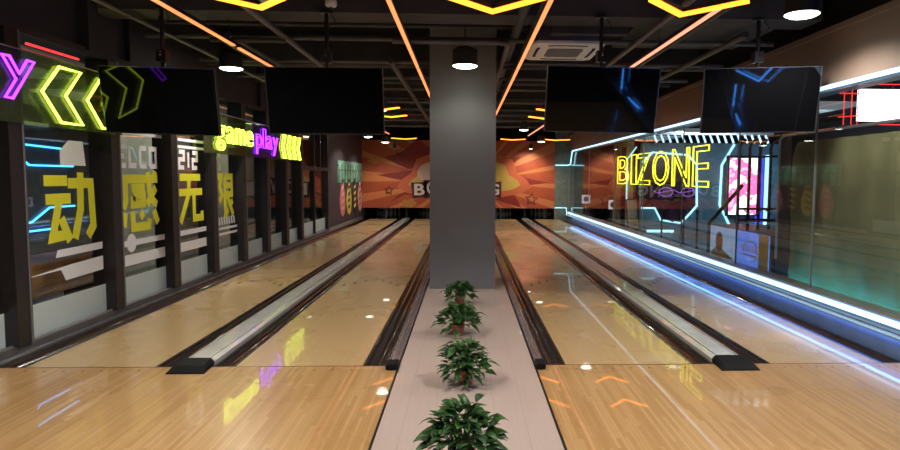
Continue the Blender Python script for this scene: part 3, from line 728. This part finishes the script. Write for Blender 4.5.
def clip(poly, x0, x1, y0, y1):
    def cl(P, f, g):
        out = []
        for i in range(len(P)):
            a, b = P[i-1], P[i]
            if f(a) != f(b): out.append(g(a, b))
            if f(b): out.append(b)
        return out
    for f, ax, c in ((lambda p: p[0] >= x0, 0, x0), (lambda p: p[0] <= x1, 0, x1), (lambda p: p[1] >= y0, 1, y0), (lambda p: p[1] <= y1, 1, y1)):
        if not poly: return poly
        def g(a, b, ax=ax, c=c):
            t = (c-a[ax])/(b[ax]-a[ax]); return (a[0]+(b[0]-a[0])*t, a[1]+(b[1]-a[1])*t)
        poly = cl(poly, f, g)
    return poly
BX = (361.6, 553.1, 141.6, 208.4)
rays = [clip(p, *BX) for p in rays]
flat([p for p in rays if len(p) > 2], 'ray_print', light, .001, .001)
# red burst spikes
spk_l = [[(432, 152), (416, 140), (401, 153), (384, 159), (397, 166), (407, 170), (436, 170)], [(437, 166), (405, 172), (376, 176), (399, 181), (407, 185), (436, 190)], [(436, 185), (413, 189), (397, 196), (389, 203), (404, 195), (436, 200)]]
flat([clip(p, *BX) for p in spk_l], 'burst_spikes', dk, .003, .001)
spk_r = [[(494, 163), (506, 159), (520, 157), (509, 166), (505, 170), (494, 168)], [(494, 172), (513, 176), (547, 183), (514, 187), (494, 190)], [(494, 186), (508, 190), (516, 200), (520, 208), (494, 200)]]
flat([clip(p, *BX) for p in spk_r], 'burst_spikes', dk, .0045, .001)
def blob(c, rx, ry, n=24, wob=.12, ph=0):
    return [(c[0]+rx*(1+wob*math.sin(5*a+ph))*math.cos(a), c[1]+ry*(1+wob*math.sin(5*a+ph))*math.sin(a)) for a in [2*PI*i/n for i in range(n)]]
flat([blob((463, 180), 62, 26)], 'cloud_rim', mat('coral cloud print', (.60, .13, .05), .5), .006, .001)
flat([blob((463, 180), 52, 19)], 'cloud_print', mat('mustard cloud print', (.55, .36, .07), .5), .0075, .001)
flat([blob((374, 162), 6, 3), blob((408, 204), 7, 4, ph=1)], 'cloud_print', mat('ochre cloud print', (.52, .22, .05), .5), .006, .001)
def star(c, R0, rot=0):
    return [(c[0]+(R0 if i % 2 == 0 else R0*.42)*math.sin(rot+PI*i/5), c[1]-(R0 if i % 2 == 0 else R0*.42)*math.cos(rot+PI*i/5)) for i in range(10)]
q = MB()
for c, R0, rot in (((399, 154), 4.6, .3), ((388, 191), 4.6, .1), ((530, 199.5), 6.6, .1),):
    pts = [mu(*t) for t in star(c, R0, rot)]
    q.tube([(x, MY-.010, z) for x, z in pts], .022, 5, closed=True)
q.build('star_outline', mat('dark red ink', (.16, .02, .03), .5), r)
flat([blob((432, 174), 16, 11, wob=.02)], 'white_pin_cloud', mat('pinkish white print', (.62, .42, .36), .5), .0095, .001)
# lettering
ink = mat('maroon ink', (.07, .012, .03), .5); lw = mat('off white letter print', (.70, .58, .50), .5)
x0 = mu(413, 0)[0]; x1 = mu(499.5, 0)[0]; wL = (x1-x0)/7; letters = 'BOWLING'
a, b_ = MB(), MB()
for k, ch in enumerate(letters):
    xx = x0+k*wL; zz = mu(0, 196)[1]+.05*math.sin(k*1.1)
    h = .44+.10*math.sin(PI*k/6)
    a.prism([(-.05, -.14), (wL*.55, -.07), (wL*1.0, -.12), (wL*1.02, h+.10), (wL*.5, h+.06), (-.13, h+.05)], lambda u, v, w: (xx+u, MY-.012-w, zz+v), .002)
    add_solid(b_, ch, lambda u, v, w: (xx+u, MY-.016-w, zz+v), wL*.84, h, .03, .003)
a.build('letter_backdrop', ink, r); b_.build('letter_faces', lw, r)
# pinsetter housing and pit
r = empty('pinsetter_housing', (0, 25.5, 0), 'black pin machine housing with a dark pit below the mural', 'pin machine')
MB().box(MX0, MX1+.4, MY+.10, 26.5, MZ0, MZ0+.3).build('hood', black, r)
MB().box(-3.93, 3.85, 26.3, 26.5, -.09, MZ0).build('pit_curtain', mat('pit curtain rubber', (.008, .008, .009), .9), r)
for x in (-3.93, -2.27, -.60, .64, 2.31, 3.78):
    MB().box(x-.03, x+.03, MY+.13, 26.3, 0.0, MZ0).build('lane_partition', mat('pit side panel', (.02, .022, .025), .5), r)
for i, (x0, x1, nm) in enumerate(lanes):
    struct(MB().box(x0-.0, x1, END+.01, 26.3, -.1, -.002).build('trim_%d' % (10+i), gutter_m, keep=True), 'dark pin deck', 'trim')
pp = [(.026, 0), (.036, .04), (.058, .11), (.0595, .13), (.046, .20), (.025, .26), (.023, .29), (.032, .33), (.030, .36), (.015, .378), (.002, .381)]
pin_m = mat('white pin coating', (.62, .66, .64), .3, coat=.4); stripe = mat('red pin stripe', (.5, .02, .02), .4)
first = None
for i, (x0, x1, nm) in enumerate(lanes):
    cxl = (x0+x1)/2
    for row in range(4):
        for k in range(row+1):
            x = cxl+(k-row/2)*.29; y = 25.25+row*.26
            lb = 'white bowling pin in the dark pit of the %s lane' % ('far left', 'inner left', 'inner right', 'far right')[i]
            if first is None:
                first = empty('bowling_pin', (x, y, .0), lb, 'bowling pin', 'pins of lane far left')
                MB().lathe(pp, (x, y, 0), 14).build('body', pin_m, first, smooth=True)
                MB().lathe([(.0262, .262), (.0252, .268), (.0245, .276), (.0255, .279)], (x, y, 0), 14).build('neck_stripe', stripe, first)
            else:
                dup(first, Vector((x, y, 0))-first.location, lb, 'pins of the %s lane' % ('far left', 'inner left', 'inner right', 'far right')[i])
first['group'] = 'pins of the far left lane'

# ------------------------------------------------------------------ ceiling services
def crossing(n, y, z, kind, a, label):
    if kind == 'beam':
        o = MB().box(-3.99, 3.94, y, y+a, z, 4.0).build('trim_%d' % (20+n), beam_m, keep=True); struct(o, label, 'ceiling beam')
    elif kind == 'duct':
        o = MB().box(-3.9, 3.9, y, y+a, z, z+.30).build('ceiling_duct', beam_m, bevel=.01); tag(o, label, 'duct')
    else:
        o = MB().tube([(-3.95, y, z), (3.94, y, z)], a, 10).build('ceiling_pipe', pipe_l if n % 2 else pipe_m, smooth=True); tag(o, label, 'pipe')
    return o
for n, (y, z, k, a) in enumerate(((5.2, 3.50, 'beam', .3), (7.02, 3.36, 'beam', .45), (13.1, 3.40, 'beam', .35), (17.9, 3.35, 'beam', .35), (22.2, 3.35, 'beam', .35))):
    crossing(n, y, z, k, a, 'dark grey ceiling beam crossing the room, %s from the camera' % ('first', 'second', 'third', 'fourth', 'fifth')[n])
od = ['nearest', 'second', 'third', 'fourth', 'fifth', 'sixth', 'seventh', 'eighth', 'ninth', 'tenth', 'eleventh']
for n, (y, z, a) in enumerate(((6.3, 3.62, .03), (8.15, 3.33, .032), (8.6, 3.60, .03), (9.75, 3.33, .028), (10.1, 3.35, .05), (11.3, 3.34, .035), (12.3, 3.42, .05), (14.6, 3.32, .045), (16.3, 3.34, .05), (19.1, 3.32, .05), (21.0, 3.30, .05))):
    crossing(n, y, z, 'pipe', a, 'grey conduit crossing below the black ceiling, %s crossing pipe from the camera' % od[n])
for n, (y, z, a) in enumerate(((10.7, 3.52, .5), (15.2, 3.45, .6), (19.9, 3.45, .7))):
    crossing(n, y, z, 'duct', a, 'flat grey air duct crossing the room, %s duct from the camera' % od[n])
for n, (x, y0, y1, z, rr, m_, lb) in enumerate(((-2.17, 5.5, 10.4, 3.27, .035, pipe_l, 'long grey pipe above the left hanging screens'), (-3.58, 5.4, 12.5, 3.30, .025, pipe_l, 'thin grey pipe close to the left wall'), (-2.75, 7.6, 12.0, 3.24, .03, pipe_m, 'thin dark pipe beside the left orange light line'), (-2.95, 7.6, 12.0, 3.26, .035, pipe_m, 'thicker dark pipe beside the left orange light line'), (.62, 6.0, 22, 3.40, .06, pipe_m, 'thick dark pipe right of the pillar'), (.78, 6.0, 22, 3.30, .04, pipe_m, 'slim dark pipe right of the pillar'), (2.10, 5.5, 10.0, 3.27, .035, pipe_l, 'long grey pipe above the third hanging screen'), (2.6, 5.5, 14, 3.3, .03, pipe_m, 'grey pipe beside the right pink light line'), (3.3, 7.5, 22, 3.3, .04, pipe_m, 'grey pipe nearest the brown bulkhead'), (-1.1, 9.5, 22, 3.3, .04, pipe_m, 'grey pipe left of the pillar'))):
    o = MB().tube([(x, y0, z), (x, y1, z)], rr, 10).build('ceiling_pipe', m_, smooth=True); tag(o, lb, 'pipe')
o = MB().tube([(-.9, 7.98, 3.27), (.40, 7.98, 3.27), (.50, 8.03, 3.27), (.53, 8.15, 3.27), (.53, 11.5, 3.27)], .035, 10).build('ceiling_pipe', pipe_l, smooth=True); tag(o, 'grey pipe bending round above the pillar lamp', 'pipe')
o = MB().tube([(-3.0, 7.72, 3.2), (-2.2, 7.72, 3.2), (-2.14, 7.76, 3.2)], .03, 8).build('ceiling_pipe', pipe_m, smooth=True); tag(o, 'short grey pipe stub left of the second screen', 'pipe')
o = MB().box(1.0, 1.9, 7.5, 7.62, 3.28, 3.40).box(2.0, 3.7, 7.5, 8.8, 3.39, 3.45).build('cable_tray', beam_m, bevel=.01); tag(o, 'grey metal tray above the right hanging screens', 'cable tray')
# smoke detector
r = empty('smoke_detector', (-1.38, 7.2, 3.33), 'small white round smoke detector under the beam', 'smoke detector')
MB().lathe([(.028, -.035), (.05, -.03), (.062, -.015), (.062, .03)], (-1.42, 7.0-.09, 3.42), 20).build('body', white_m, r, smooth=True)
MB().box(-1.44, -1.40, 6.90, 7.02, 3.44, 3.47).build('bracket', dark, r)
MB().lathe([(.02, 0), (.02, .01)], (-1.42, 6.91, 3.377), 12).build('sensor_ring', dark, r)
# air conditioner cassette
X0, X1, Y0, Y1, Z = .80, 1.68, 7.66, 8.76, 3.20
r = empty('air_conditioner', ((X0+X1)/2, (Y0+Y1)/2, Z), 'white square ceiling air conditioner right of the pillar', 'air conditioner')
MB().box(X0+.08, X1-.08, Y0+.08, Y1-.08, Z+.03, Z+.32).build('unit_body', mat('galvanised steel', (.3, .3, .31), .4, .6), r)
for hx in (X0+.15, X1-.15):
    MB().tube([(hx, Y0+.5, Z+.3), (hx, Y0+.5, 3.99)], .008, 6).build('hanging_rod', dark, r)
c_ = .07
MB().prism([(X0+c_, Y0), (X1-c_, Y0), (X1, Y0+c_), (X1, Y1-c_), (X1-c_, Y1), (X0+c_, Y1), (X0, Y1-c_), (X0, Y0+c_)], lambda u, v, w: (u, v, Z-w), -.04).build('fascia', mat('white fascia plastic', (.95, .95, .97), .45), r, bevel=.008)
MB().prism([(X0+.26, Y0+.30), (X1-.26, Y0+.30), (X1-.22, Y0+.34), (X1-.22, Y1-.34), (X1-.26, Y1-.30), (X0+.26, Y1-.30), (X0+.22, Y1-.34), (X0+.22, Y0+.34)], lambda u, v, w: (u, v, Z-w), .008).build('intake_grille', mat('grey grille plastic', (.16, .16, .18), .6), r)
for s in range(4):
    cxx, cyy = (X0+X1)/2, (Y0+Y1)/2; hw, hh = (X1-X0)/2-.10, (Y1-Y0)/2-.12
    P = [[(-hw+.1, -hh+.02), (-hw+.2, -hh), (hw-.2, -hh), (hw-.1, -hh+.02)], [(hw, -hh+.14), (hw+.01, -hh+.24), (hw+.01, hh-.24), (hw, hh-.14)], [(hw-.1, hh-.02), (hw-.2, hh), (-hw+.2, hh), (-hw+.1, hh-.02)], [(-hw, hh-.14), (-hw-.01, hh-.24), (-hw-.01, -hh+.24), (-hw, -hh+.14)]][s]
    q = MB()
    for qd in offset_stroke([(cxx+u, cyy+v) for u, v in P], .035): q.prism(qd, lambda u, v, w: (u, v, Z-w), .005)
    q.build('air_slot', mat('black slot', (.01, .01, .012), .7), r)
# orange ceiling light lines
def led_line(x, segs, m, label):
    r = empty('led_line_light', (x, 5, 3.1), label, 'light line')
    for (a, b) in segs:
        MB().box(x-.018, x+.018, a, b, 3.095, 3.112).build('diffuser', m, r)
        MB().box(x-.026, x+.026, a, b, 3.112, 3.15).build('housing', black, r)
    q = MB()
    for y in (segs[0][0]+.3, 7.4, 11.0, 15, 19): q.tube([(x, y, 3.15), (x, y, 3.998)], .004, 5)
    q.build('wires', black, r)
led_line(-2.67, [(3.6, 7.56), (7.72, 12.2), (12.35, 17.5), (17.65, 22.5)], led_o, 'orange light line on the ceiling nearest the left wall')
led_line(-.66, [(3.6, 8.9), (9.0, 15.0)], led_o, 'orange light line on the ceiling just left of the pillar')
led_line(.72, [(3.6, 8.9), (9.0, 15.5)], led_o, 'orange light line on the ceiling just right of the pillar')
led_line(2.24, [(3.6, 8.9), (9.0, 15.8), (16.0, 22.8)], led_k, 'pink orange light line on the ceiling nearest the bulkhead')
# amber chevron pendants
def chevron(x, y, z, label, s=.36, t=.05):
    r = empty('chevron_pendant', (x, y, z), label, 'pendant light', 'amber chevron lights')
    P = [(-s, -s*1.15), (0, 0), (s, -s*1.15)]
    a, b = MB(), MB()
    for qd in offset_stroke([(x+u, y+v) for u, v in P], t): a.prism(qd, lambda u, v, w: (u, v, z+w), .022)
    for qd in offset_stroke([(x+u, y+v) for u, v in P], t+.02): b.prism(qd, lambda u, v, w: (u, v, z+.023+w), .03)
    a.build('diffuser', chev_m, r); b.build('housing', black, r)
    q = MB()
    for u, v in P: q.tube([(x+u*.9, y+v*.9, z+.05), (x+u*.9, y+v*.9, 3.985)], .003, 5)
    q.build('wires', black, r)
for x, nm in ((-1.60, 'left'), (.21, 'middle'), (1.72, 'right')):
    chevron(x, 5.13, 2.9, 'amber chevron pendant at the top picture edge, %s of three' % nm)
for x, nm in ((-1.62, 'between second screen and pillar'), (1.72, 'between pillar and third screen'), (3.27, 'in front of the bulkhead')):
    chevron(x, 12.6, 2.9, 'amber chevron pendant %s, nearer of the pair' % nm)
    chevron(x, 14.1, 2.9, 'amber chevron pendant %s, farther of the pair' % nm)
for x, nm in ((-2.12, 'left of the pillar'), (1.65, 'right of the pillar'), (3.2, 'at the right end')):
    chevron(x, 22.6, 2.93, 'amber chevron pendant just before the mural, %s' % nm, .42)
# round lamps
def lamp(x, y, z, label, rad=.14, power=60, col=(1, .97, .88), spot=None):
    r = empty('pendant_lamp', (x, y, z), label, 'pendant lamp', 'round pendant lamps')
    MB().lathe([(rad, 0.0), (rad, .012), (rad*.98, .20), (rad*.6, .24), (rad*.2, .25)], (x, y, z), 24).build('shade', mat('dark lamp shade', (.03, .03, .032), .4), r, smooth=True)
    MB().lathe([(rad*.3, -.03), (rad*.75, -.022), (rad*.97, -.004), (rad*.97, 0)], (x, y, z), 24).build('lens', lamp_m, r, smooth=True)
    MB().tube([(x, y, z+.24), (x, y, 4.0)], .008, 6).build('stem', dark, r)
    ld = bpy.data.lights.new('lamp_light', 'SPOT'); ld.energy = power; ld.color = col; ld.spot_size = math.radians(150); ld.spot_blend = .6; ld.shadow_soft_size = rad*.8
    lo = bpy.data.objects.new('lamp_light', ld); COL.objects.link(lo); lo.parent = r; lo.location = (0, 0, -.03)
LP = [(-3.40, 9.50, 3.16, 'round white lamp between first and second hanging screens'), (-.01, 8.45, 3.06, 'round white lamp hanging in front of the grey pillar'), (3.30, 6.25, 3.22, 'round white lamp at the top right beside the bulkhead'),
      (-3.05, 20.2, 2.86, 'round white lamp at the far left, nearer of two'), (-2.85, 22.9, 2.84, 'round white lamp at the far left, close to the mural'), (2.70, 22.7, 2.9, 'small white lamp at the far right just before the mural'),
      (-1.75, 13.3, 2.98, 'small white lamp just past the second hanging screen'), (2.92, 14.9, 2.95, 'round white lamp hidden past the third hanging screen'),
      (-2.25, 5.55, 3.3, 'added round lamp out of view above the foul line, left side'), (-1.8, 3.2, 3.2, 'added unseen round lamp above the left approach'), (1.9, 3.3, 3.2, 'added unseen round lamp above the right approach'),  # lamps added out of view: first lifts the left wall, others the approach
      (-2.3, 17.2, 3.0, 'added round fill lamp over the far left lanes'), (1.7, 18.6, 3.0, 'added round fill lamp over the far right lanes')]  # both lamps added for general light down the lanes
for i, (x, y, z, lb) in enumerate(LP):
    far = y > 12
    lamp(x, y, z, lb, .165 if not far else .13, 22 if i == 1 else 30 if i == 6 else (300 if y < 4 else 130 if y < 6 else 210 if not far else 140), (1, .95, .84))
# mural spot
r = empty('spot_lamp', (2.42, 23.6, 2.75), 'black cylinder spotlight shining on the right half of the mural', 'spotlight')
MB().lathe([(.06, 0), (.07, .02), (.07, .17), (.03, .18)], (2.42, 23.6, 2.68), 16).build('can', black, r); MB().lathe([(.05, -.006), (.05, 0)], (2.42, 23.6, 2.68), 16).build('lens', lamp_w, r); MB().tube([(2.42, 23.6, 2.85), (2.42, 23.6, 4)], .01, 6).build('stem', black, r)
r2 = empty('spot_lamp', (-2.6, 23.8, 2.75), 'black cylinder spotlight above the left half of the mural', 'spotlight')
MB().lathe([(.06, 0), (.07, .02), (.07, .17), (.03, .18)], (-2.6, 23.6, 2.68), 16).build('can', black, r2); MB().tube([(-2.6, 23.6, 2.85), (-2.6, 23.6, 4)], .01, 6).build('stem', black, r2)
ld = bpy.data.lights.new('spot_light', 'SPOT'); ld.energy = 75; ld.color = (1, .85, .65); ld.spot_size = math.radians(110); ld.spot_blend = .8; ld.shadow_soft_size = .04
lo = bpy.data.objects.new('spot_light', ld); COL.objects.link(lo); lo.location = (2.42, 23.6, 2.66); lo.rotation_euler = (math.radians(35), 0, 0)

# ------------------------------------------------------------------ hanging screens
def screen(x, y, z, yaw, tilt, roll, label, W=1.23, H=.705):
    T = .045
    r = empty('hanging_screen', (x, y, z), label, 'hanging screen', 'hanging screens')
    u = Vector((math.cos(yaw)*math.cos(roll), math.sin(yaw)*math.cos(roll), math.sin(roll)))
    n = Vector((math.sin(yaw)*math.cos(tilt), -math.cos(yaw)*math.cos(tilt), -math.sin(tilt))); n = (n-u*n.dot(u)).normalized()
    up = n.cross(u)
    if up.z < 0: up = -up
    M = Matrix(((u.x, -n.x, up.x, 0), (u.y, -n.y, up.y, 0), (u.z, -n.z, up.z, 0), (0, 0, 0, 1)))
    MB().box(-W/2, W/2, 0, T, -H/2, H/2).build('housing', mat('screen housing', (.03, .03, .033), .35), r, keep=True, M=M, bevel=.004)
    b = .008
    MB().box(-W/2, W/2, -.004, 0, H/2-b, H/2).box(-W/2, W/2, -.004, 0, -H/2, -H/2+b).box(-W/2, -W/2+b, -.004, 0, -H/2+b, H/2-b).box(W/2-b, W/2, -.004, 0, -H/2+b, H/2-b).build('bezel', mat('thin grey bezel', (.10, .10, .11), .25, .6), r, keep=True, M=M)
    MB().box(-W/2+b, W/2-b, -.0035, -.0005, -H/2+b, H/2-b).build('display', scr_m, r, keep=True, M=M)
    MB().box(-.22, .22, T, T+.03, -.2, .2).build('mount_plate', black, r, keep=True, M=M)
    hz = 3.36-z+.0
    MB().tube([(0, .10, -.05), (0, .10, hz)], .022, 10).tube([(0, .10, hz-.02), (0, .10, hz)], .07, 12).build('hanging_pole', mat('black pole metal', (.03, .03, .032), .3, .4), r, keep=True)
    MB().box(-.05, .05, .05, .15, .42, .54).build('pole_clamp', mat('black pole metal', (.03, .03, .032)), r, keep=True)
    MB().tube([(.05, .08, hz-.03), (.10, .06, hz-.1), (.04, .06, hz-.18), (-.02, .07, hz-.1), (.03, .07, hz-.3)], .006, 5).build('cable', black, r, keep=True)
    q = MB()
    for dz in (.48, .51): q.lathe([(.007, 0), (.007, .012)], (0, .045, dz), 8)
    q.build('clamp_bolts', chrome, r, keep=True)
screen(-3.185, 6.826, 2.375, -.046, .208, -.026, 'black hanging screen nearest the left wall with lime arrow reflection', 1.205, .691)
screen(-1.493, 6.911, 2.402, .010, .198, .004, 'black hanging screen between left neon sign and pillar, no bright reflection')
screen(1.478, 6.911, 2.447, .044, .247, -.005, 'black hanging screen right of the pillar with blue line reflection')
screen(3.218, 6.906, 2.462, -.134, .226, .014, 'black hanging screen nearest the right glass wall')

# ------------------------------------------------------------------ potted plants
leaf_m = bpy.data.materials.new('glossy green leaf'); leaf_m.use_nodes = True; N, L = nt(leaf_m); b = N['Principled BSDF']
tc = N.new('ShaderNodeTexCoord'); nz = N.new('ShaderNodeTexNoise'); nz.inputs['Scale'].default_value = 14; rp = N.new('ShaderNodeValToRGB')
rp.color_ramp.elements[0].position = .35; rp.color_ramp.elements[0].color = (.012, .055, .012, 1); rp.color_ramp.elements[1].position = .7; rp.color_ramp.elements[1].color = (.07, .20, .04, 1)
L.new(tc.outputs['Object'], nz.inputs['Vector']); L.new(nz.outputs['Fac'], rp.inputs['Fac']); L.new(rp.outputs['Color'], b.inputs['Base Color']); b.inputs['Roughness'].default_value = .4
stem_m = mat('green stem', (.06, .14, .03), .5)
pot_m = mat('terracotta', (.33, .11, .07), .6, vary=.25, vscale=18)
def plant(x, y, R0, Ht, seed, label):
    rs = random.Random(seed)
    r = empty('potted_plant', (x, y, .004), label, 'potted plant', 'potted plants in a row on the laminate strip')
    z0 = .004
    pr = .068*(R0/.23+1)/2; ph = .115
    MB().lathe([(pr*.72, 0), (pr*.95, ph*.82), (pr*1.05, ph*.84), (pr*1.05, ph), (pr*.92, ph), (pr*.9, ph*.88), (.002, ph*.88)], (x, y, z0), 24).build('pot', pot_m, r, smooth=True)
    MB().lathe([(pr*.88, ph*.86), (pr*.8, ph*.90), (.002, ph*.92)], (x, y, z0), 16).build('soil', mat('dark soil', (.02, .014, .01), .9), r)
    leaves, stems = MB(), MB()
    n = 210
    for i in range(n):
        a = rs.uniform(0, 2*PI); q = rs.random()
        el = rs.random()**.7          # 0 = low and wide, 1 = top
        rad = R0*(.25+.85*math.cos((el-.25)*1.5)*rs.uniform(.45, 1.0))*(1-.6*el**3)
        h = ph-.035+(Ht-ph-.005)*(el*.92)*rs.uniform(.85, 1.05)
        tip = Vector((x+math.cos(a)*rad*.75, y+math.sin(a)*rad*.75, z0+h))
        base = Vector((x+math.cos(a)*pr*.3, y+math.sin(a)*pr*.3, z0+ph*.9))
        if i % 3 == 0:
            mid = (base+tip)/2+Vector((0, 0, .05*Ht/.35)); stems.tube([base, mid, tip], [.004, .003, .002], 5)
        out = Vector((math.cos(a+rs.uniform(-.6, .6)), math.sin(a+rs.uniform(-.6, .6)), 0))
        pitch = rs.uniform(-.35, .5)+el*.65-.15
        ln = rs.uniform(.065, .105)*(R0/.22); wd = ln*rs.uniform(.45, .62)
        d = (out*math.cos(pitch)+Vector((0, 0, 1))*math.sin(pitch)).normalized()
        side = d.cross(Vector((0, 0, 1))).normalized(); side = (side+Vector((0, 0, rs.uniform(-.4, .4)))).normalized()
        nrm = side.cross(d).normalized()
        if nrm.z < 0: nrm = -nrm
        droop = rs.uniform(.10, .45)
        if i % 30 == 7: tip += out*.05+Vector((0, 0, .02)); ln *= 1.2; droop = .6
        top, pts = [], []
        ts = [0, .18, .4, .62, .82, 1.0]; ws = [.06, .75, 1.0, .78, .38, .02]
        for t, w in zip(ts, ws):
            c = tip+d*ln*t-Vector((0, 0, 1))*droop*ln*t*t
            for s in (-1, 0, 1):
                pts.append(c+side*s*w*wd/2+nrm*(abs(s)*w*wd*.16))
        fs = []
        for k in range(5):
            for s in (0, 1):
                b0 = k*3+s; fs.append((b0, b0+1, b0+4, b0+3))
        leaves.add(pts, fs)
    stems.build('stems', stem_m, r)
    o = leaves.build('foliage', leaf_m, r, smooth=True)
    so = o.modifiers.new('thick', 'SOLIDIFY'); so.thickness = .0012
plant(-.01, 3.36, .245, .415, 11, 'bushy green potted plant nearest the camera, cut by the bottom edge')
plant(.005, 4.84, .225, .365, 5, 'leafy potted plant in terracotta pot, second from the camera')
plant(-.07, 6.36, .235, .36, 8, 'round leafy potted plant, third from the camera')
plant(-.06, 7.98, .21, .31, 21, 'smallest looking potted plant right in front of the grey pillar')

# ------------------------------------------------------------------ other lights
def area(name, loc, size, power, col, rot=(0, 0, 0), sy=None, parent=None):
    ld = bpy.data.lights.new(name, 'AREA'); ld.energy = power; ld.color = col; ld.size = size
    if sy: ld.shape = 'RECTANGLE'; ld.size_y = sy
    lo = bpy.data.objects.new(name, ld); COL.objects.link(lo); lo.location = loc; lo.rotation_euler = rot
    return lo
for k, (y, pw) in enumerate(((3, 60), (8, 60), (13, 60), (18, 60), (23, 50))):
    r = empty('corridor_fill_panel', (-6.8, y, 3.0), 'added flat light panel over the corridor, %s' % od[k], 'ceiling light', 'corridor lights')
    MB().box(-7.4, -5.8, y-1.8, y+1.8, 3.02, 3.06).build('panel', emis('corridor panel glow', (.95, 1, .9), .1), r)
    MB().tube([(-6.8, y, 3.06), (-6.8, y, 4.0)], .01, 6).build('stem', dark, r)
    area('corridor_fill', (-6.6, y, 3.0), 1.6, pw*.5, (.95, 1, .88), rot=(0, math.radians(58), 0), sy=3.6)  # added area light turned to the wall, lighting the corridor
for k, (x, y, pw) in enumerate(((6.2, 12.2, 70), (6.2, 18.5, 25), (6.0, 21.5, 25))):
    r = empty('games_fill_panel', (x, y, 2.9), 'added flat light panel in the games room, %s' % od[k], 'ceiling light', 'games room lights')
    MB().box(x-1, x+1, y-1, y+1, 2.95, 3.0).build('panel', emis('games panel glow', (.7, .9, 1.0), .1), r)
    area('games_fill', (x, y, 2.93), 1.6, pw, (.70, .90, 1.0), rot=(math.radians(52), 0, math.radians(-8)))  # added area light turned down the room, lighting the games zone

# ------------------------------------------------------------------ world, camera, view
w = bpy.data.worlds.new('World'); SC.world = w; w.use_nodes = True
w.node_tree.nodes['Background'].inputs[0].default_value = (.6, .65, .7, 1); w.node_tree.nodes['Background'].inputs[1].default_value = .02
yaw, pitch, roll, f, cx = .0403, .0741, .0061, 635.0, 490.8
F = Vector((math.sin(yaw)*math.cos(pitch), math.cos(yaw)*math.cos(pitch), -math.sin(pitch)))
R = F.cross(Vector((0, 0, 1))).normalized(); U = R.cross(F)
R2 = R*math.cos(roll)+U*math.sin(roll); U2 = -R*math.sin(roll)+U*math.cos(roll)
cam = bpy.data.cameras.new('camera'); co = bpy.data.objects.new('camera', cam); COL.objects.link(co)
M = Matrix((R2, U2, -F)).transposed().to_4x4(); M.translation = (0, 0, 1.6); co.matrix_world = M
cam.sensor_fit = 'HORIZONTAL'; cam.sensor_width = 36; cam.lens = f*36/900; cam.shift_x = -(cx-450)/900; cam.clip_end = 100
SC.camera = co
SC.view_settings.view_transform = 'Standard'; SC.view_settings.look = 'None'; SC.view_settings.gamma = 1; SC.view_settings.use_curve_mapping = False
SC.view_settings.exposure = 0.5
for o in bpy.data.objects:
    if '_o' in o: del o['_o']
